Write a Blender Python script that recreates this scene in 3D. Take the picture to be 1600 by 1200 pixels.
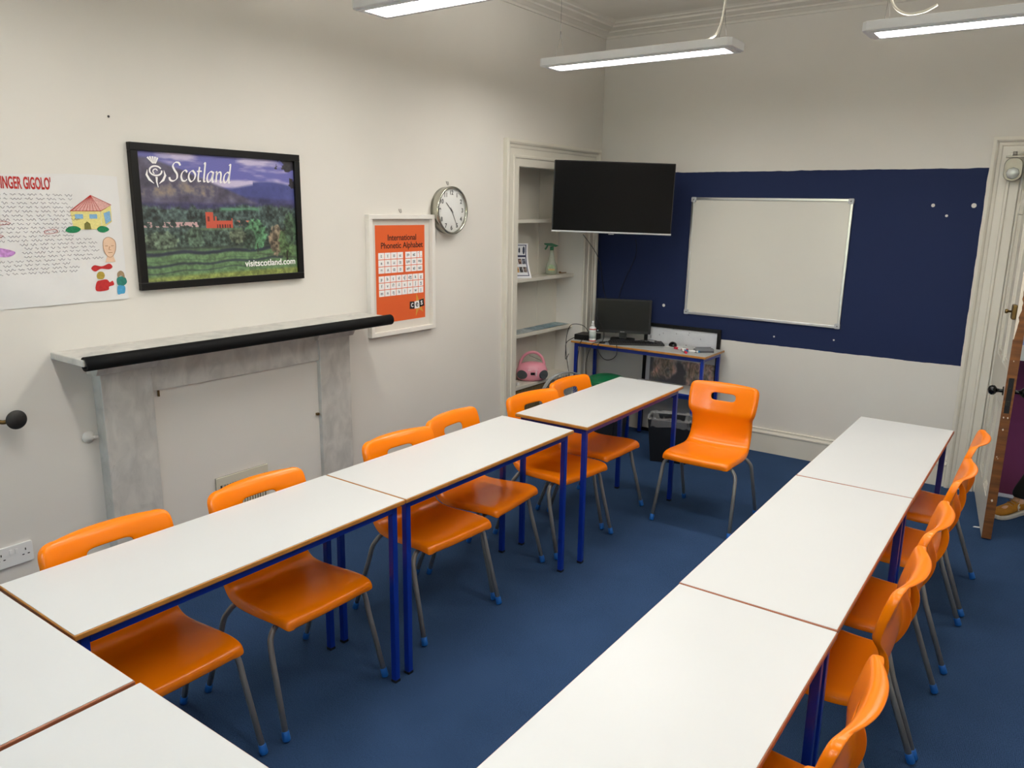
import bpy, bmesh, math, random
import numpy as np
from mathutils import Vector, Matrix
PI = math.pi
random.seed(7); rng = np.random.default_rng(5)
for o in list(bpy.data.objects): bpy.data.objects.remove(o)
SC = bpy.context.scene; COL = SC.collection

# ------------------------------------------------------------------ camera, world, light, exposure
cam = bpy.data.cameras.new('camera'); co = bpy.data.objects.new('camera', cam); COL.objects.link(co)
R_ = Vector((0.81170124, 0.58387729, 0.01511325)); U_ = Vector((-0.14074191, 0.17041405, 0.97526959)); F_ = Vector((-0.56686226, 0.7937546, -0.2205013))
M = Matrix((R_, U_, -F_)).transposed().to_4x4(); M.translation = (3.31939252, -0.83520592, 1.82455112)
co.matrix_world = M
cam.sensor_fit = 'HORIZONTAL'; cam.sensor_width = 36.0; cam.lens = 1212.058 / 1600 * 36.0; cam.clip_start = 0.02
SC.camera = co
SC.view_settings.view_transform = 'Standard'; SC.view_settings.look = 'None'
SC.view_settings.gamma = 1.0; SC.view_settings.use_curve_mapping = False
SC.view_settings.exposure = 0.0
LAMP_E = 34.0
LAMP_UP = 24.0  # strength of the upward glow added to lift ceiling and upper walls
LAMP_COL = (1.0, 0.97, 0.92)
W = bpy.data.worlds.new('world'); SC.world = W; W.use_nodes = True
nt = W.node_tree; bg = nt.nodes['Background']; sky = nt.nodes.new('ShaderNodeTexSky')
sky.sky_type = 'NISHITA'; sky.sun_disc = False; sky.sun_elevation = math.radians(12); sky.sun_rotation = math.radians(60)
nt.links.new(sky.outputs[0], bg.inputs[0]); bg.inputs[1].default_value = 3.5

# room dimensions
YB = 5.045; YF = -2.3; XR = 4.35; ZC = 3.25

# ------------------------------------------------------------------ materials
def L(c):
    if isinstance(c, str):
        c = c.lstrip('#'); c = [int(c[i:i+2], 16)/255 for i in (0, 2, 4)]
    return tuple(((v/12.92) if v <= .04045 else ((v+.055)/1.055)**2.4) for v in c[:3]) + (1.0,)
def newmat(name):
    m = bpy.data.materials.new(name); m.use_nodes = True
    return m, m.node_tree, m.node_tree.nodes['Principled BSDF']
def N(nt, t, **kw):
    n = nt.nodes.new(t)
    for k, v in kw.items(): setattr(n, k, v)
    return n
def mat(name, col, rough=.5, metal=0, var=0.0, vscale=8, bump=0.0, bscale=60, spec=.5, coat=0, trans=0, emis=None, alpha=1, detail=3):
    m, nt, b = newmat(name); c = L(col)
    b.inputs['Base Color'].default_value = c; b.inputs['Roughness'].default_value = rough
    b.inputs['Metallic'].default_value = metal; b.inputs['Specular IOR Level'].default_value = spec
    b.inputs['Coat Weight'].default_value = coat; b.inputs['Coat Roughness'].default_value = .08
    b.inputs['Transmission Weight'].default_value = trans; b.inputs['Alpha'].default_value = alpha
    tc = N(nt, 'ShaderNodeTexCoord')
    if emis: b.inputs['Emission Color'].default_value = tuple(emis[0])+(1,); b.inputs['Emission Strength'].default_value = emis[1]
    nz = N(nt, 'ShaderNodeTexNoise'); nz.inputs['Scale'].default_value = vscale; nz.inputs['Detail'].default_value = detail
    nt.links.new(tc.outputs['Object'], nz.inputs['Vector'])
    mx = N(nt, 'ShaderNodeMix', data_type='RGBA', blend_type='MULTIPLY')
    mx.inputs[0].default_value = 1
    mr = N(nt, 'ShaderNodeMapRange'); mr.inputs[1].default_value = .3; mr.inputs[2].default_value = .7
    mr.inputs[3].default_value = 1-var; mr.inputs[4].default_value = 1
    nt.links.new(nz.outputs['Fac'], mr.inputs[0]); mx.inputs[6].default_value = c
    nt.links.new(mr.outputs[0], mx.inputs[7]); nt.links.new(mx.outputs[2], b.inputs['Base Color'])
    if bump:
        n2 = N(nt, 'ShaderNodeTexNoise'); n2.inputs['Scale'].default_value = bscale; n2.inputs['Detail'].default_value = 4
        nt.links.new(tc.outputs['Object'], n2.inputs['Vector'])
        bp = N(nt, 'ShaderNodeBump'); bp.inputs['Strength'].default_value = bump; bp.inputs['Distance'].default_value = .002
        nt.links.new(n2.outputs['Fac'], bp.inputs['Height']); nt.links.new(bp.outputs[0], b.inputs['Normal'])
    return m
def math_(nt, op, a, b=None, c=None):
    n = N(nt, 'ShaderNodeMath', operation=op)
    for i, v in enumerate((a, b, c)):
        if v is None: continue
        if isinstance(v, (int, float)): n.inputs[i].default_value = v
        else: nt.links.new(v, n.inputs[i])
    return n.outputs[0]
def wall_mat(name, col, patch=None, chips=()):
    m = mat(name, col, rough=.75, var=.05, vscale=1.5, bump=.25, bscale=14, spec=.25)
    nt = m.node_tree; b = nt.nodes['Principled BSDF']
    if patch:
        tc = N(nt, 'ShaderNodeTexCoord'); s = N(nt, 'ShaderNodeSeparateXYZ'); nt.links.new(tc.outputs['Object'], s.inputs[0])
        wn = N(nt, 'ShaderNodeTexNoise'); wn.inputs['Scale'].default_value = 9; nt.links.new(tc.outputs['Object'], wn.inputs['Vector'])
        wob = math_(nt, 'MULTIPLY', math_(nt, 'SUBTRACT', wn.outputs['Fac'], .5), .012)
        x = math_(nt, 'ADD', s.outputs[0], wob); z = math_(nt, 'ADD', s.outputs[2], wob)
        x0, x1, z0, z1 = patch
        f = math_(nt, 'MULTIPLY', math_(nt, 'GREATER_THAN', z, z0), math_(nt, 'LESS_THAN', z, z1))
        f = math_(nt, 'MULTIPLY', f, math_(nt, 'LESS_THAN', x, x1))
        for (cx, cz, r) in chips:
            d = N(nt, 'ShaderNodeVectorMath', operation='DISTANCE'); cb = N(nt, 'ShaderNodeCombineXYZ')
            nt.links.new(s.outputs[0], cb.inputs[0]); nt.links.new(s.outputs[2], cb.inputs[2])
            nt.links.new(cb.outputs[0], d.inputs[0]); d.inputs[1].default_value = (cx, 0, cz)
            dd = math_(nt, 'ADD', d.outputs['Value'], wob)
            f = math_(nt, 'MULTIPLY', f, math_(nt, 'GREATER_THAN', dd, r))
        old = b.inputs['Base Color'].links[0].from_socket
        mx = N(nt, 'ShaderNodeMix', data_type='RGBA'); nt.links.new(f, mx.inputs[0]); nt.links.new(old, mx.inputs[6])
        mx.inputs[7].default_value = L('#1f2b50'); nt.links.new(mx.outputs[2], b.inputs['Base Color'])
    return m
WALLC = '#dedad2'
m_wall = wall_mat('wall_paint', WALLC)
m_wallb = wall_mat('wall_paint_navy_band', WALLC, (0, 2.797, .842, 2.121), [(2.508, 1.887, .012), (2.743, 1.889, .014), (2.595, 1.822, .008), (.635, 1.071, .013), (1.55, .91, .005), (1.98, .93, .005)])
m_ceil = mat('ceiling_paint', '#dedad0', .85, var=.03, spec=.2)
m_gloss = mat('cream_gloss_paint', '#dcd7ca', .38, var=.05, vscale=5, bump=.12, bscale=30)
m_purple = mat('corridor_carpet', '#5a2440', .95, var=.25, vscale=180, bump=.5, bscale=300, spec=.1)
m_lilac = mat('corridor_wall_paint', '#8f9cc0', .7, var=.04)
m_dark = mat('dark_void', '#0b0b0c', .9)

def carpet():
    m, nt, b = newmat('blue_cord_carpet'); b.inputs['Roughness'].default_value = .95; b.inputs['Specular IOR Level'].default_value = .12
    tc = N(nt, 'ShaderNodeTexCoord')
    a = N(nt, 'ShaderNodeTexNoise'); a.inputs['Scale'].default_value = 260; a.inputs['Detail'].default_value = 2
    c = N(nt, 'ShaderNodeTexNoise'); c.inputs['Scale'].default_value = 3; c.inputs['Detail'].default_value = 5
    w = N(nt, 'ShaderNodeTexWave'); w.inputs['Scale'].default_value = 62; w.inputs['Distortion'].default_value = 3; w.inputs['Detail'].default_value = 2; w.inputs['Detail Scale'].default_value = 6
    for n in (a, c, w): nt.links.new(tc.outputs['Object'], n.inputs['Vector'])
    r = N(nt, 'ShaderNodeValToRGB'); r.color_ramp.elements[0].position = .3; r.color_ramp.elements[1].position = .72
    r.color_ramp.elements[0].color = L('#192b45'); r.color_ramp.elements[1].color = L('#3b567c')
    s = math_(nt, 'ADD', math_(nt, 'MULTIPLY', a.outputs['Fac'], .72), math_(nt, 'ADD', math_(nt, 'MULTIPLY', w.outputs['Fac'], .16), math_(nt, 'MULTIPLY', c.outputs['Fac'], .2)))
    nt.links.new(s, r.inputs[0]); nt.links.new(r.outputs[0], b.inputs['Base Color'])
    bp = N(nt, 'ShaderNodeBump'); bp.inputs['Strength'].default_value = .6; bp.inputs['Distance'].default_value = .003
    nt.links.new(s, bp.inputs['Height']); nt.links.new(bp.outputs[0], b.inputs['Normal'])
    return m
m_carpet = carpet()
def marble():
    m, nt, b = newmat('grey_veined_marble'); b.inputs['Roughness'].default_value = .42
    tc = N(nt, 'ShaderNodeTexCoord'); mp = N(nt, 'ShaderNodeMapping'); mp.inputs['Rotation'].default_value = (.5, .4, .6); mp.inputs['Scale'].default_value = (1.3, 1.6, 1)
    nt.links.new(tc.outputs['Object'], mp.inputs[0])
    a = N(nt, 'ShaderNodeTexNoise'); a.inputs['Scale'].default_value = 9; a.inputs['Detail'].default_value = 8; a.inputs['Distortion'].default_value = .8
    v = N(nt, 'ShaderNodeTexNoise'); v.inputs['Scale'].default_value = 17; v.inputs['Detail'].default_value = 6; v.inputs['Distortion'].default_value = 2.2
    for n in (a, v): nt.links.new(mp.outputs[0], n.inputs['Vector'])
    r = N(nt, 'ShaderNodeValToRGB'); r.color_ramp.elements[0].position = .32; r.color_ramp.elements[1].position = .68
    r.color_ramp.elements[0].color = L('#b3b1ac'); r.color_ramp.elements[1].color = L('#cdcac3')
    nt.links.new(a.outputs['Fac'], r.inputs[0])
    r2 = N(nt, 'ShaderNodeValToRGB'); e = r2.color_ramp.elements; e[0].position = .22; e[0].color = (.5, .5, .5, 1); e[1].position = .34; e[1].color = (1, 1, 1, 1)
    nt.links.new(v.outputs['Fac'], r2.inputs[0])
    mx = N(nt, 'ShaderNodeMix', data_type='RGBA', blend_type='MULTIPLY'); mx.inputs[0].default_value = .5
    nt.links.new(r.outputs[0], mx.inputs[6]); nt.links.new(r2.outputs[0], mx.inputs[7]); nt.links.new(mx.outputs[2], b.inputs['Base Color'])
    return m
m_marble = marble()
def wood(name, c1, c2, scale=5, stretch=(1, 1, .12), rough=.55):
    m, nt, b = newmat(name); b.inputs['Roughness'].default_value = rough
    tc = N(nt, 'ShaderNodeTexCoord'); mp = N(nt, 'ShaderNodeMapping'); mp.inputs['Scale'].default_value = stretch
    n = N(nt, 'ShaderNodeTexNoise'); n.inputs['Scale'].default_value = scale*8; n.inputs['Detail'].default_value = 6
    nt.links.new(tc.outputs['Object'], mp.inputs[0]); nt.links.new(mp.outputs[0], n.inputs['Vector'])
    r = N(nt, 'ShaderNodeValToRGB'); r.color_ramp.elements[0].position = .3; r.color_ramp.elements[1].position = .7
    r.color_ramp.elements[0].color = L(c1); r.color_ramp.elements[1].color = L(c2)
    nt.links.new(n.outputs['Fac'], r.inputs[0]); nt.links.new(r.outputs[0], b.inputs['Base Color'])
    return m
m_doorwood = wood('worn_brown_door_edge', '#5a3416', '#8a5626', rough=.6)
m_edge = mat('lacquered_board_edge', '#c08238', .35, var=.25, vscale=20)
m_edge_red = mat('reddish_board_edge', '#ae6a48', .4, var=.2, vscale=20)
m_lam = mat('white_laminate', '#d3d4d3', .32, var=.02, vscale=3, spec=.4)
m_lam2 = mat('pale_grey_laminate', '#c4c6c4', .3, var=.03)
m_blue = mat('blue_powder_coated_steel', '#062c92', .32, coat=.15)
m_orange = mat('orange_polypropylene', '#ff8400', .27, var=.04, vscale=3, spec=.42)
m_tube = mat('grey_metallic_tube', '#94918c', .34, metal=.35, var=.1)
m_cap = mat('blue_plastic_foot', '#1260b0', .5)
m_black = mat('black_plastic', '#0c0c0d', .45)
m_blackgl = mat('black_screen_glass', '#030304', .16, spec=.22)
m_scrgrey = mat('matt_dark_screen', '#161514', .42, spec=.25)
m_foam = mat('black_foam_tube', '#08090a', .7, spec=.2, bump=.2, bscale=100)
m_frame_b = mat('black_satin_frame', '#0d0d0d', .4, spec=.3)
m_frame_w = mat('white_frame', '#e6e2da', .4)
m_mount = mat('cream_mount_board', '#d8d2c8', .7)
m_alu = mat('brushed_aluminium', '#c4c6c8', .3, metal=.85)
m_chrome = mat('chrome_case', '#b9b9ae', .16, metal=1)
m_wb = mat('whiteboard_enamel', '#dddad0', .22, var=.03, vscale=2)
m_face = mat('clock_face_white', '#e2e2de', .4)
m_ink = mat('black_ink', '#111111', .5)
m_inkg = mat('grey_pencil_ink', '#77757d', .8)
m_white = mat('white_plastic', '#e8e8e6', .35)
m_whiteprint = mat('white_print', '#f2f0ee', .5)
m_lampw = mat('white_lamp_housing', '#d9dadb', .4)
m_wire = mat('thin_steel_wire', '#6d6a66', .4, metal=.6)
m_flex = mat('white_flex', '#ded9cc', .5)
m_brass = mat('dull_brass', '#7a6238', .4, metal=.8, var=.3, vscale=30)
m_knob = mat('dark_bronze', '#3b3a38', .38, metal=.5, var=.3, vscale=40)
m_blackknob = mat('black_gloss_knob', '#070707', .12)
m_red = mat('red_crayon', '#c8322c', .8, var=.4, vscale=200)
m_pink = mat('pink_glossy_plastic', '#eb9bab', .25)
m_green = mat('green_plastic', '#0d6b42', .35)
m_bin = mat('black_bin_plastic', '#15171b', .42)
m_glass = mat('window_glass', '#ffffff', .02, trans=1)
m_orprint = mat('orange_print', '#e0602a', .45)
m_up = mat('added_upward_glow', '#ffffff', .5, emis=(LAMP_COL, LAMP_UP))
m_diff = mat('lit_diffuser', '#ffffff', .5, emis=(LAMP_COL, LAMP_E))

def attr_mat(name, rough=.6, coat=0):
    m, nt, b = newmat(name); b.inputs['Roughness'].default_value = rough; b.inputs['Coat Weight'].default_value = coat; b.inputs['Coat Roughness'].default_value = .03
    a = N(nt, 'ShaderNodeAttribute'); a.attribute_name = 'print'
    tc = N(nt, 'ShaderNodeTexCoord'); n = N(nt, 'ShaderNodeTexNoise'); n.inputs['Scale'].default_value = 220
    nt.links.new(tc.outputs['Object'], n.inputs['Vector'])
    mr = N(nt, 'ShaderNodeMapRange'); mr.inputs[3].default_value = .85; mr.inputs[4].default_value = 1.12
    nt.links.new(n.outputs['Fac'], mr.inputs[0])
    mx = N(nt, 'ShaderNodeMix', data_type='RGBA', blend_type='MULTIPLY'); mx.inputs[0].default_value = 1
    nt.links.new(a.outputs['Color'], mx.inputs[6]); nt.links.new(mr.outputs[0], mx.inputs[7]); nt.links.new(mx.outputs[2], b.inputs['Base Color'])
    return m
m_print = attr_mat('printed_picture', .35, .6)
m_printm = attr_mat('matt_printed_paper', .6)

# ------------------------------------------------------------------ mesh building
class MB:
    def __init__(s): s.v = []; s.f = []; s.sm = []
    def add(s, vs, fs, smooth=False):
        n = len(s.v); s.v += [tuple(v) for v in vs]; s.f += [tuple(i+n for i in f) for f in fs]; s.sm += [smooth]*len(fs); return s
    def box(s, lo, hi, rot=None, piv=None):
        x0, y0, z0 = lo; x1, y1, z1 = hi
        vs = [Vector(p) for p in ((x0,y0,z0),(x1,y0,z0),(x1,y1,z0),(x0,y1,z0),(x0,y0,z1),(x1,y0,z1),(x1,y1,z1),(x0,y1,z1))]
        if rot is not None:
            c = Vector(piv) if piv is not None else (Vector(lo)+Vector(hi))/2
            vs = [rot @ (v-c) + c for v in vs]
        return s.add(vs, [(0,3,2,1),(4,5,6,7),(0,1,5,4),(1,2,6,5),(2,3,7,6),(3,0,4,7)])
    def rbox(s, lo, hi, r, axis=2, seg=4):     # box with rounded corners about one axis
        ax = [i for i in range(3) if i != axis]; a0, a1 = ax
        pts = []
        for cx, cy, st in ((hi[a0]-r, hi[a1]-r, 0), (lo[a0]+r, hi[a1]-r, 1), (lo[a0]+r, lo[a1]+r, 2), (hi[a0]-r, lo[a1]+r, 3)):
            for k in range(seg+1):
                t = (st + k/seg)*PI/2; pts.append((cx+r*math.cos(t), cy+r*math.sin(t)))
        n = len(pts); vs = []
        for h in (lo[axis], hi[axis]):
            for p in pts:
                v = [0, 0, 0]; v[a0] = p[0]; v[a1] = p[1]; v[axis] = h; vs.append(v)
        fl = axis == 1
        fs = [tuple(range(n-1, -1, -1)), tuple(range(n, 2*n))] + [(i, (i+1) % n, n+(i+1) % n, n+i) for i in range(n)]
        if fl: fs = [f[::-1] for f in fs]
        return s.add(vs, fs)
    def prism(s, pts, z0, z1):                 # polygon in local xy
        n = len(pts); a = sum(pts[i][0]*pts[(i+1) % n][1]-pts[(i+1) % n][0]*pts[i][1] for i in range(n))
        if a < 0: pts = pts[::-1]
        vs = [(p[0], p[1], z0) for p in pts]+[(p[0], p[1], z1) for p in pts]
        return s.add(vs, [tuple(range(n-1, -1, -1)), tuple(range(n, 2*n))]+[(i, (i+1) % n, n+(i+1) % n, n+i) for i in range(n)])
    def tube(s, path, r, seg=10, cap=True):
        P = [Vector(p) for p in path]; n = len(P); rr = r if isinstance(r, (list, tuple)) else [r]*n
        T = [(P[min(i+1, n-1)]-P[max(i-1, 0)]).normalized() for i in range(n)]
        a = Vector((0, 0, 1)) if abs(T[0].z) < .9 else Vector((1, 0, 0)); u = T[0].cross(a).normalized(); vs = []
        for i in range(n):
            u = (u - T[i]*u.dot(T[i])).normalized(); w = T[i].cross(u)
            for k in range(seg):
                t = 2*PI*k/seg; vs.append(P[i]+(u*math.cos(t)+w*math.sin(t))*rr[i])
        fs = [(i*seg+k, i*seg+(k+1) % seg, (i+1)*seg+(k+1) % seg, (i+1)*seg+k) for i in range(n-1) for k in range(seg)]
        s.add(vs, fs, True)
        if cap: m = len(s.v)-n*seg; s.f += [tuple(m+k for k in range(seg-1, -1, -1)), tuple(m+(n-1)*seg+k for k in range(seg))]; s.sm += [False, False]
        return s
    def lathe(s, prof, seg=24, c=(0, 0, 0), sx=1, sy=1, cap=True):   # profile (r, z) about z
        n = len(prof); vs = [(c[0]+r*sx*math.cos(2*PI*k/seg), c[1]+r*sy*math.sin(2*PI*k/seg), c[2]+z) for r, z in prof for k in range(seg)]
        fs = [(i*seg+k, i*seg+(k+1) % seg, (i+1)*seg+(k+1) % seg, (i+1)*seg+k) for i in range(n-1) for k in range(seg)]
        s.add(vs, fs, True)
        m = len(s.v)-n*seg
        if not cap: return s
        if prof[0][0] > 1e-5: s.f.append(tuple(m+k for k in range(seg-1, -1, -1))); s.sm.append(False)
        if prof[-1][0] > 1e-5: s.f.append(tuple(m+(n-1)*seg+k for k in range(seg))); s.sm.append(False)
        return s
    def ribbon(s, path, w, z0, z1):            # flat pen stroke in local xy
        P = [Vector((p[0], p[1])) for p in path]; n = len(P); ww = w if isinstance(w, (list, tuple)) else [w]*n; vs = []
        for i in range(n):
            d = (P[min(i+1, n-1)]-P[max(i-1, 0)]); d = d.normalized() if d.length > 1e-9 else Vector((1, 0)); q = Vector((-d.y, d.x))*ww[i]/2
            for z in (z0, z1): vs += [(P[i].x+q.x, P[i].y+q.y, z), (P[i].x-q.x, P[i].y-q.y, z)]
        fs = []
        for i in range(n-1):
            a = i*4; b = a+4; fs += [(a+2, a+3, b+3, b+2), (a, b, b+1, a+1), (a, a+2, b+2, b), (a+1, b+1, b+3, a+3)]
        return s.add(vs, fs)
    def build(s, name, m, parent=None, bevel=0, bseg=2, loc=None, fix=False):
        me = bpy.data.meshes.new(name); me.from_pydata(s.v, [], s.f); me.materials.append(m)
        me.polygons.foreach_set('use_smooth', s.sm)
        if bevel or fix:
            bm = bmesh.new(); bm.from_mesh(me)
            if fix: bmesh.ops.recalc_face_normals(bm, faces=bm.faces)
            if bevel:
                es = [e for e in bm.edges if len(e.link_faces) == 2 and e.calc_face_angle(0) > .6]
                bmesh.ops.bevel(bm, geom=es, offset=bevel, segments=bseg, affect='EDGES', profile=.5, clamp_overlap=True)
            bm.to_mesh(me); bm.free()
        o = bpy.data.objects.new(name, me); COL.objects.link(o)
        if parent: o.parent = parent
        if loc: o.location = loc
        return o
def tag(o, label, cat, group=None):
    o['label'] = label; o['category'] = cat
    if group: o['group'] = group
    return o
def struct(o): o['kind'] = 'structure'; return o
def thing(name, label, cat, loc=(0, 0, 0), rz=0, group=None, mat_=None):
    o = bpy.data.objects.new(name, None); COL.objects.link(o); o.empty_display_size = .05
    if mat_ is not None: o.matrix_world = mat_
    else: o.location = loc; o.rotation_euler = (0, 0, rz)
    return tag(o, label, cat, group)
def frame(origin, X, Y):                        # local x->X, y->Y
    X = Vector(X).normalized(); Y = Vector(Y).normalized(); Z = X.cross(Y)
    m = Matrix((X, Y, Z)).transposed().to_4x4(); m.translation = origin; return m
def on_left(y, z, x=0.0): return frame((x, y, z), (0, 1, 0), (0, 0, 1))     # normal +x
def on_back(x, z, y=YB): return frame((x, y, z), (1, 0, 0), (0, 0, 1))      # normal -y
def dup(root, loc, rz, label, group=None):
    r = root.copy(); COL.objects.link(r); r.location = loc; r.rotation_euler = (0, 0, rz); r['label'] = label
    if group: r['group'] = group
    for ch in list(root.children):
        c = ch.copy(); COL.objects.link(c); c.parent = r
        for g in list(ch.children):
            d = g.copy(); COL.objects.link(d); d.parent = c
    return r
def spline(pts, n=8, closed=False):
    P = [np.array(p, float) for p in pts]; out = []; m = len(P); rngi = range(m if closed else m-1)
    for i in rngi:
        if closed: p0, p1, p2, p3 = P[(i-1) % m], P[i], P[(i+1) % m], P[(i+2) % m]
        else: p0, p1, p2, p3 = P[max(i-1, 0)], P[i], P[i+1], P[min(i+2, m-1)]
        for k in range(n):
            t = k/n; out.append(tuple(.5*((2*p1)+(-p0+p2)*t+(2*p0-5*p1+4*p2-p3)*t*t+(-p0+3*p1-3*p2+p3)*t**3)))
    out.append(tuple(P[0] if closed else P[-1])); return out
def text(name, s, size, m, parent, pos=(0, 0, 0), ax='CENTER', ext=.0004, shear=0, bold=0, sx=1.0, rot=0):
    cu = bpy.data.curves.new(name, 'FONT'); cu.body = s; cu.size = size; cu.align_x = ax; cu.align_y = 'CENTER'; cu.extrude = ext; cu.shear = shear; cu.offset = bold
    t = bpy.data.objects.new('tmp', cu); COL.objects.link(t)
    me = bpy.data.meshes.new_from_object(t.evaluated_get(bpy.context.evaluated_depsgraph_get()))
    bpy.data.objects.remove(t); me.name = name; me.materials.clear(); me.materials.append(m)
    me.transform(Matrix.Translation(pos) @ Matrix.Rotation(rot, 4, 'Z') @ Matrix.Diagonal((sx, 1, 1, 1)))
    o = bpy.data.objects.new(name, me); COL.objects.link(o)
    if parent: o.parent = parent
    return o
def join_meshes(objs, name):
    bm = bmesh.new()
    for o in objs: bm.from_mesh(o.data)
    me = objs[0].data.copy(); bm.to_mesh(me); bm.free(); me.name = name
    par = objs[0].parent
    for o in objs: bpy.data.objects.remove(o)
    r = bpy.data.objects.new(name, me); COL.objects.link(r); r.parent = par; return r

# value noise in numpy for printed pictures
def vnoise(h, w, fy, fx, seed=0, octv=4):
    out = np.zeros((h, w)); amp = 1; tot = 0
    for o in range(octv):
        g = np.random.default_rng(seed+o).random((int(fy*2**o)+3, int(fx*2**o)+3))
        ys = np.linspace(0, fy*2**o, h); xs = np.linspace(0, fx*2**o, w)
        yi = ys.astype(int); xi = xs.astype(int); ty = (ys-yi)[:, None]; tx = (xs-xi)[None, :]
        ty = ty*ty*(3-2*ty); tx = tx*tx*(3-2*tx)
        a = g[yi][:, xi]; b = g[yi][:, xi+1]; c = g[yi+1][:, xi]; d = g[yi+1][:, xi+1]
        out += amp*((a*(1-tx)+b*tx)*(1-ty)+(c*(1-tx)+d*tx)*ty); tot += amp; amp *= .55
    return out/tot
def print_mesh(name, img, w, h, m, parent, z=0, shape=None, x0=0, y0=0):   # img[row from top, col] in sRGB 0..1, on local xy
    H, Wd, _ = img.shape
    xs = np.linspace(0, w, Wd); ys = np.linspace(h, 0, H)
    vs = [(x0+xs[j], y0+ys[i], z) if shape is None else shape(xs[j], ys[i]) for i in range(H) for j in range(Wd)]
    fs = [(i*Wd+j, (i+1)*Wd+j, (i+1)*Wd+j+1, i*Wd+j+1) for i in range(H-1) for j in range(Wd-1)]
    me = bpy.data.meshes.new(name); me.from_pydata(vs, [], fs); me.materials.append(m)
    a = me.color_attributes.new('print', 'FLOAT_COLOR', 'POINT'); c = np.ones((H*Wd, 4)); s = np.clip(img.reshape(-1, 3), 0, 1)
    c[:, :3] = np.where(s <= .04045, s/12.92, ((s+.055)/1.055)**2.4); a.data.foreach_set('color', c.ravel())
    o = bpy.data.objects.new(name, me); COL.objects.link(o); o.parent = parent; return o

# ------------------------------------------------------------------ room shell
AY0, AY1, AZ1 = 3.85, 4.80, 2.165          # alcove opening in the left wall
TH = .30
w = MB()
w.box((-TH, YF-.2, 0), (0, AY0, ZC)); w.box((-TH, AY1, 0), (0, YB+.25, ZC)); w.box((-TH, AY0, AZ1), (0, AY1, ZC))
struct(w.build('wall_left', m_wall))
DX0, DX1, DZ1 = 2.975, 3.80, 2.13
w = MB()
w.box((0, YB, 0), (DX0, YB+.25, ZC)); w.box((DX1, YB, 0), (XR, YB+.25, ZC)); w.box((DX0, YB, DZ1), (DX1, YB+.25, ZC))
struct(w.build('wall_back', m_wallb))
w = MB(); w.box((XR, YF-.2, 0), (XR+.2, YB+.25, ZC)); struct(w.build('wall_right', m_wall))
w = MB(); WX = [(.5, 1.6), (2.5, 3.6)]; WZ0, WZ1 = .95, 2.75
w.box((0, YF-.3, 0), (XR, YF, WZ0)); w.box((0, YF-.3, WZ1), (XR, YF, ZC)); w.box((0, YF-.3, WZ0), (WX[0][0], YF, WZ1)); w.box((WX[0][1], YF-.3, WZ0), (WX[1][0], YF, WZ1)); w.box((WX[1][1], YF-.3, WZ0), (XR, YF, WZ1))
struct(w.build('wall_front', m_wall))
for i, (a, b) in enumerate(WX):
    f = MB(); y0, y1 = YF-.18, YF-.12; mz = (WZ0+WZ1)/2
    for q in (((a, y0, WZ0), (a+.06, y1, WZ1)), ((b-.06, y0, WZ0), (b, y1, WZ1)), ((a, y0, WZ0), (b, y1, WZ0+.08)), ((a, y0, WZ1-.06), (b, y1, WZ1)), ((a, y0, mz-.03), (b, y1, mz+.03)), (((a+b)/2-.015, y0, WZ0), ((a+b)/2+.015, y1, WZ1))): f.box(*q)
    fo = struct(f.build(f'window_{i+1}', m_gloss))
    g = MB(); g.box((a+.05, YF-.152, WZ0+.05), (b-.05, YF-.148, WZ1-.05)); g.build('pane', m_glass, fo)
    li = bpy.data.lights.new('window_portal', 'AREA'); li.shape = 'RECTANGLE'; li.size = b-a; li.size_y = WZ1-WZ0; li.cycles.is_portal = True
    lo = bpy.data.objects.new('window_portal', li); COL.objects.link(lo); lo.location = ((a+b)/2, YF-.31, (WZ0+WZ1)/2); lo.rotation_euler = (PI/2, 0, 0)
w = MB(); w.box((-TH, YF-.3, -.1), (XR+.2, YB+.02, 0)); struct(w.build('floor', m_carpet))
w = MB(); w.box((-TH, YF-.3, ZC), (XR+.2, YB+.25, ZC+.1)); struct(w.build('ceiling', m_ceil))
# corridor beyond the door
w = MB(); w.box((1.2, YB+.06, -.1), (6.2, 11.4, 0)); struct(w.build('floor_corridor', m_purple))
w = MB(); w.box((1.2, 11.1, 0), (6.2, 11.3, 2.8)); struct(w.build('wall_corridor_end', m_lilac))
w = MB(); w.box((1.0, YB+.25, 0), (1.2, 11.3, 2.8)); struct(w.build('wall_corridor_left', m_lilac))
w = MB(); w.box((6.2, YB+.25, 0), (6.4, 11.3, 2.8)); struct(w.build('wall_corridor_right', m_lilac))
w = MB(); w.box((1.2, YB+.25, 2.8), (6.2, 11.3, 2.9)); struct(w.build('ceiling_corridor', m_ceil))
w = MB(); w.box((1.2, 11.07, 0), (6.2, 11.1, .17)); w.box((1.2, 11.06, .17), (6.2, 11.1, .2)); struct(w.build('baseboard_corridor', m_gloss))
w = MB(); w.box((DX0, YB-.005, 0), (DX1, YB+.07, .006)); struct(w.build('trim_threshold', m_alu))

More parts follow.
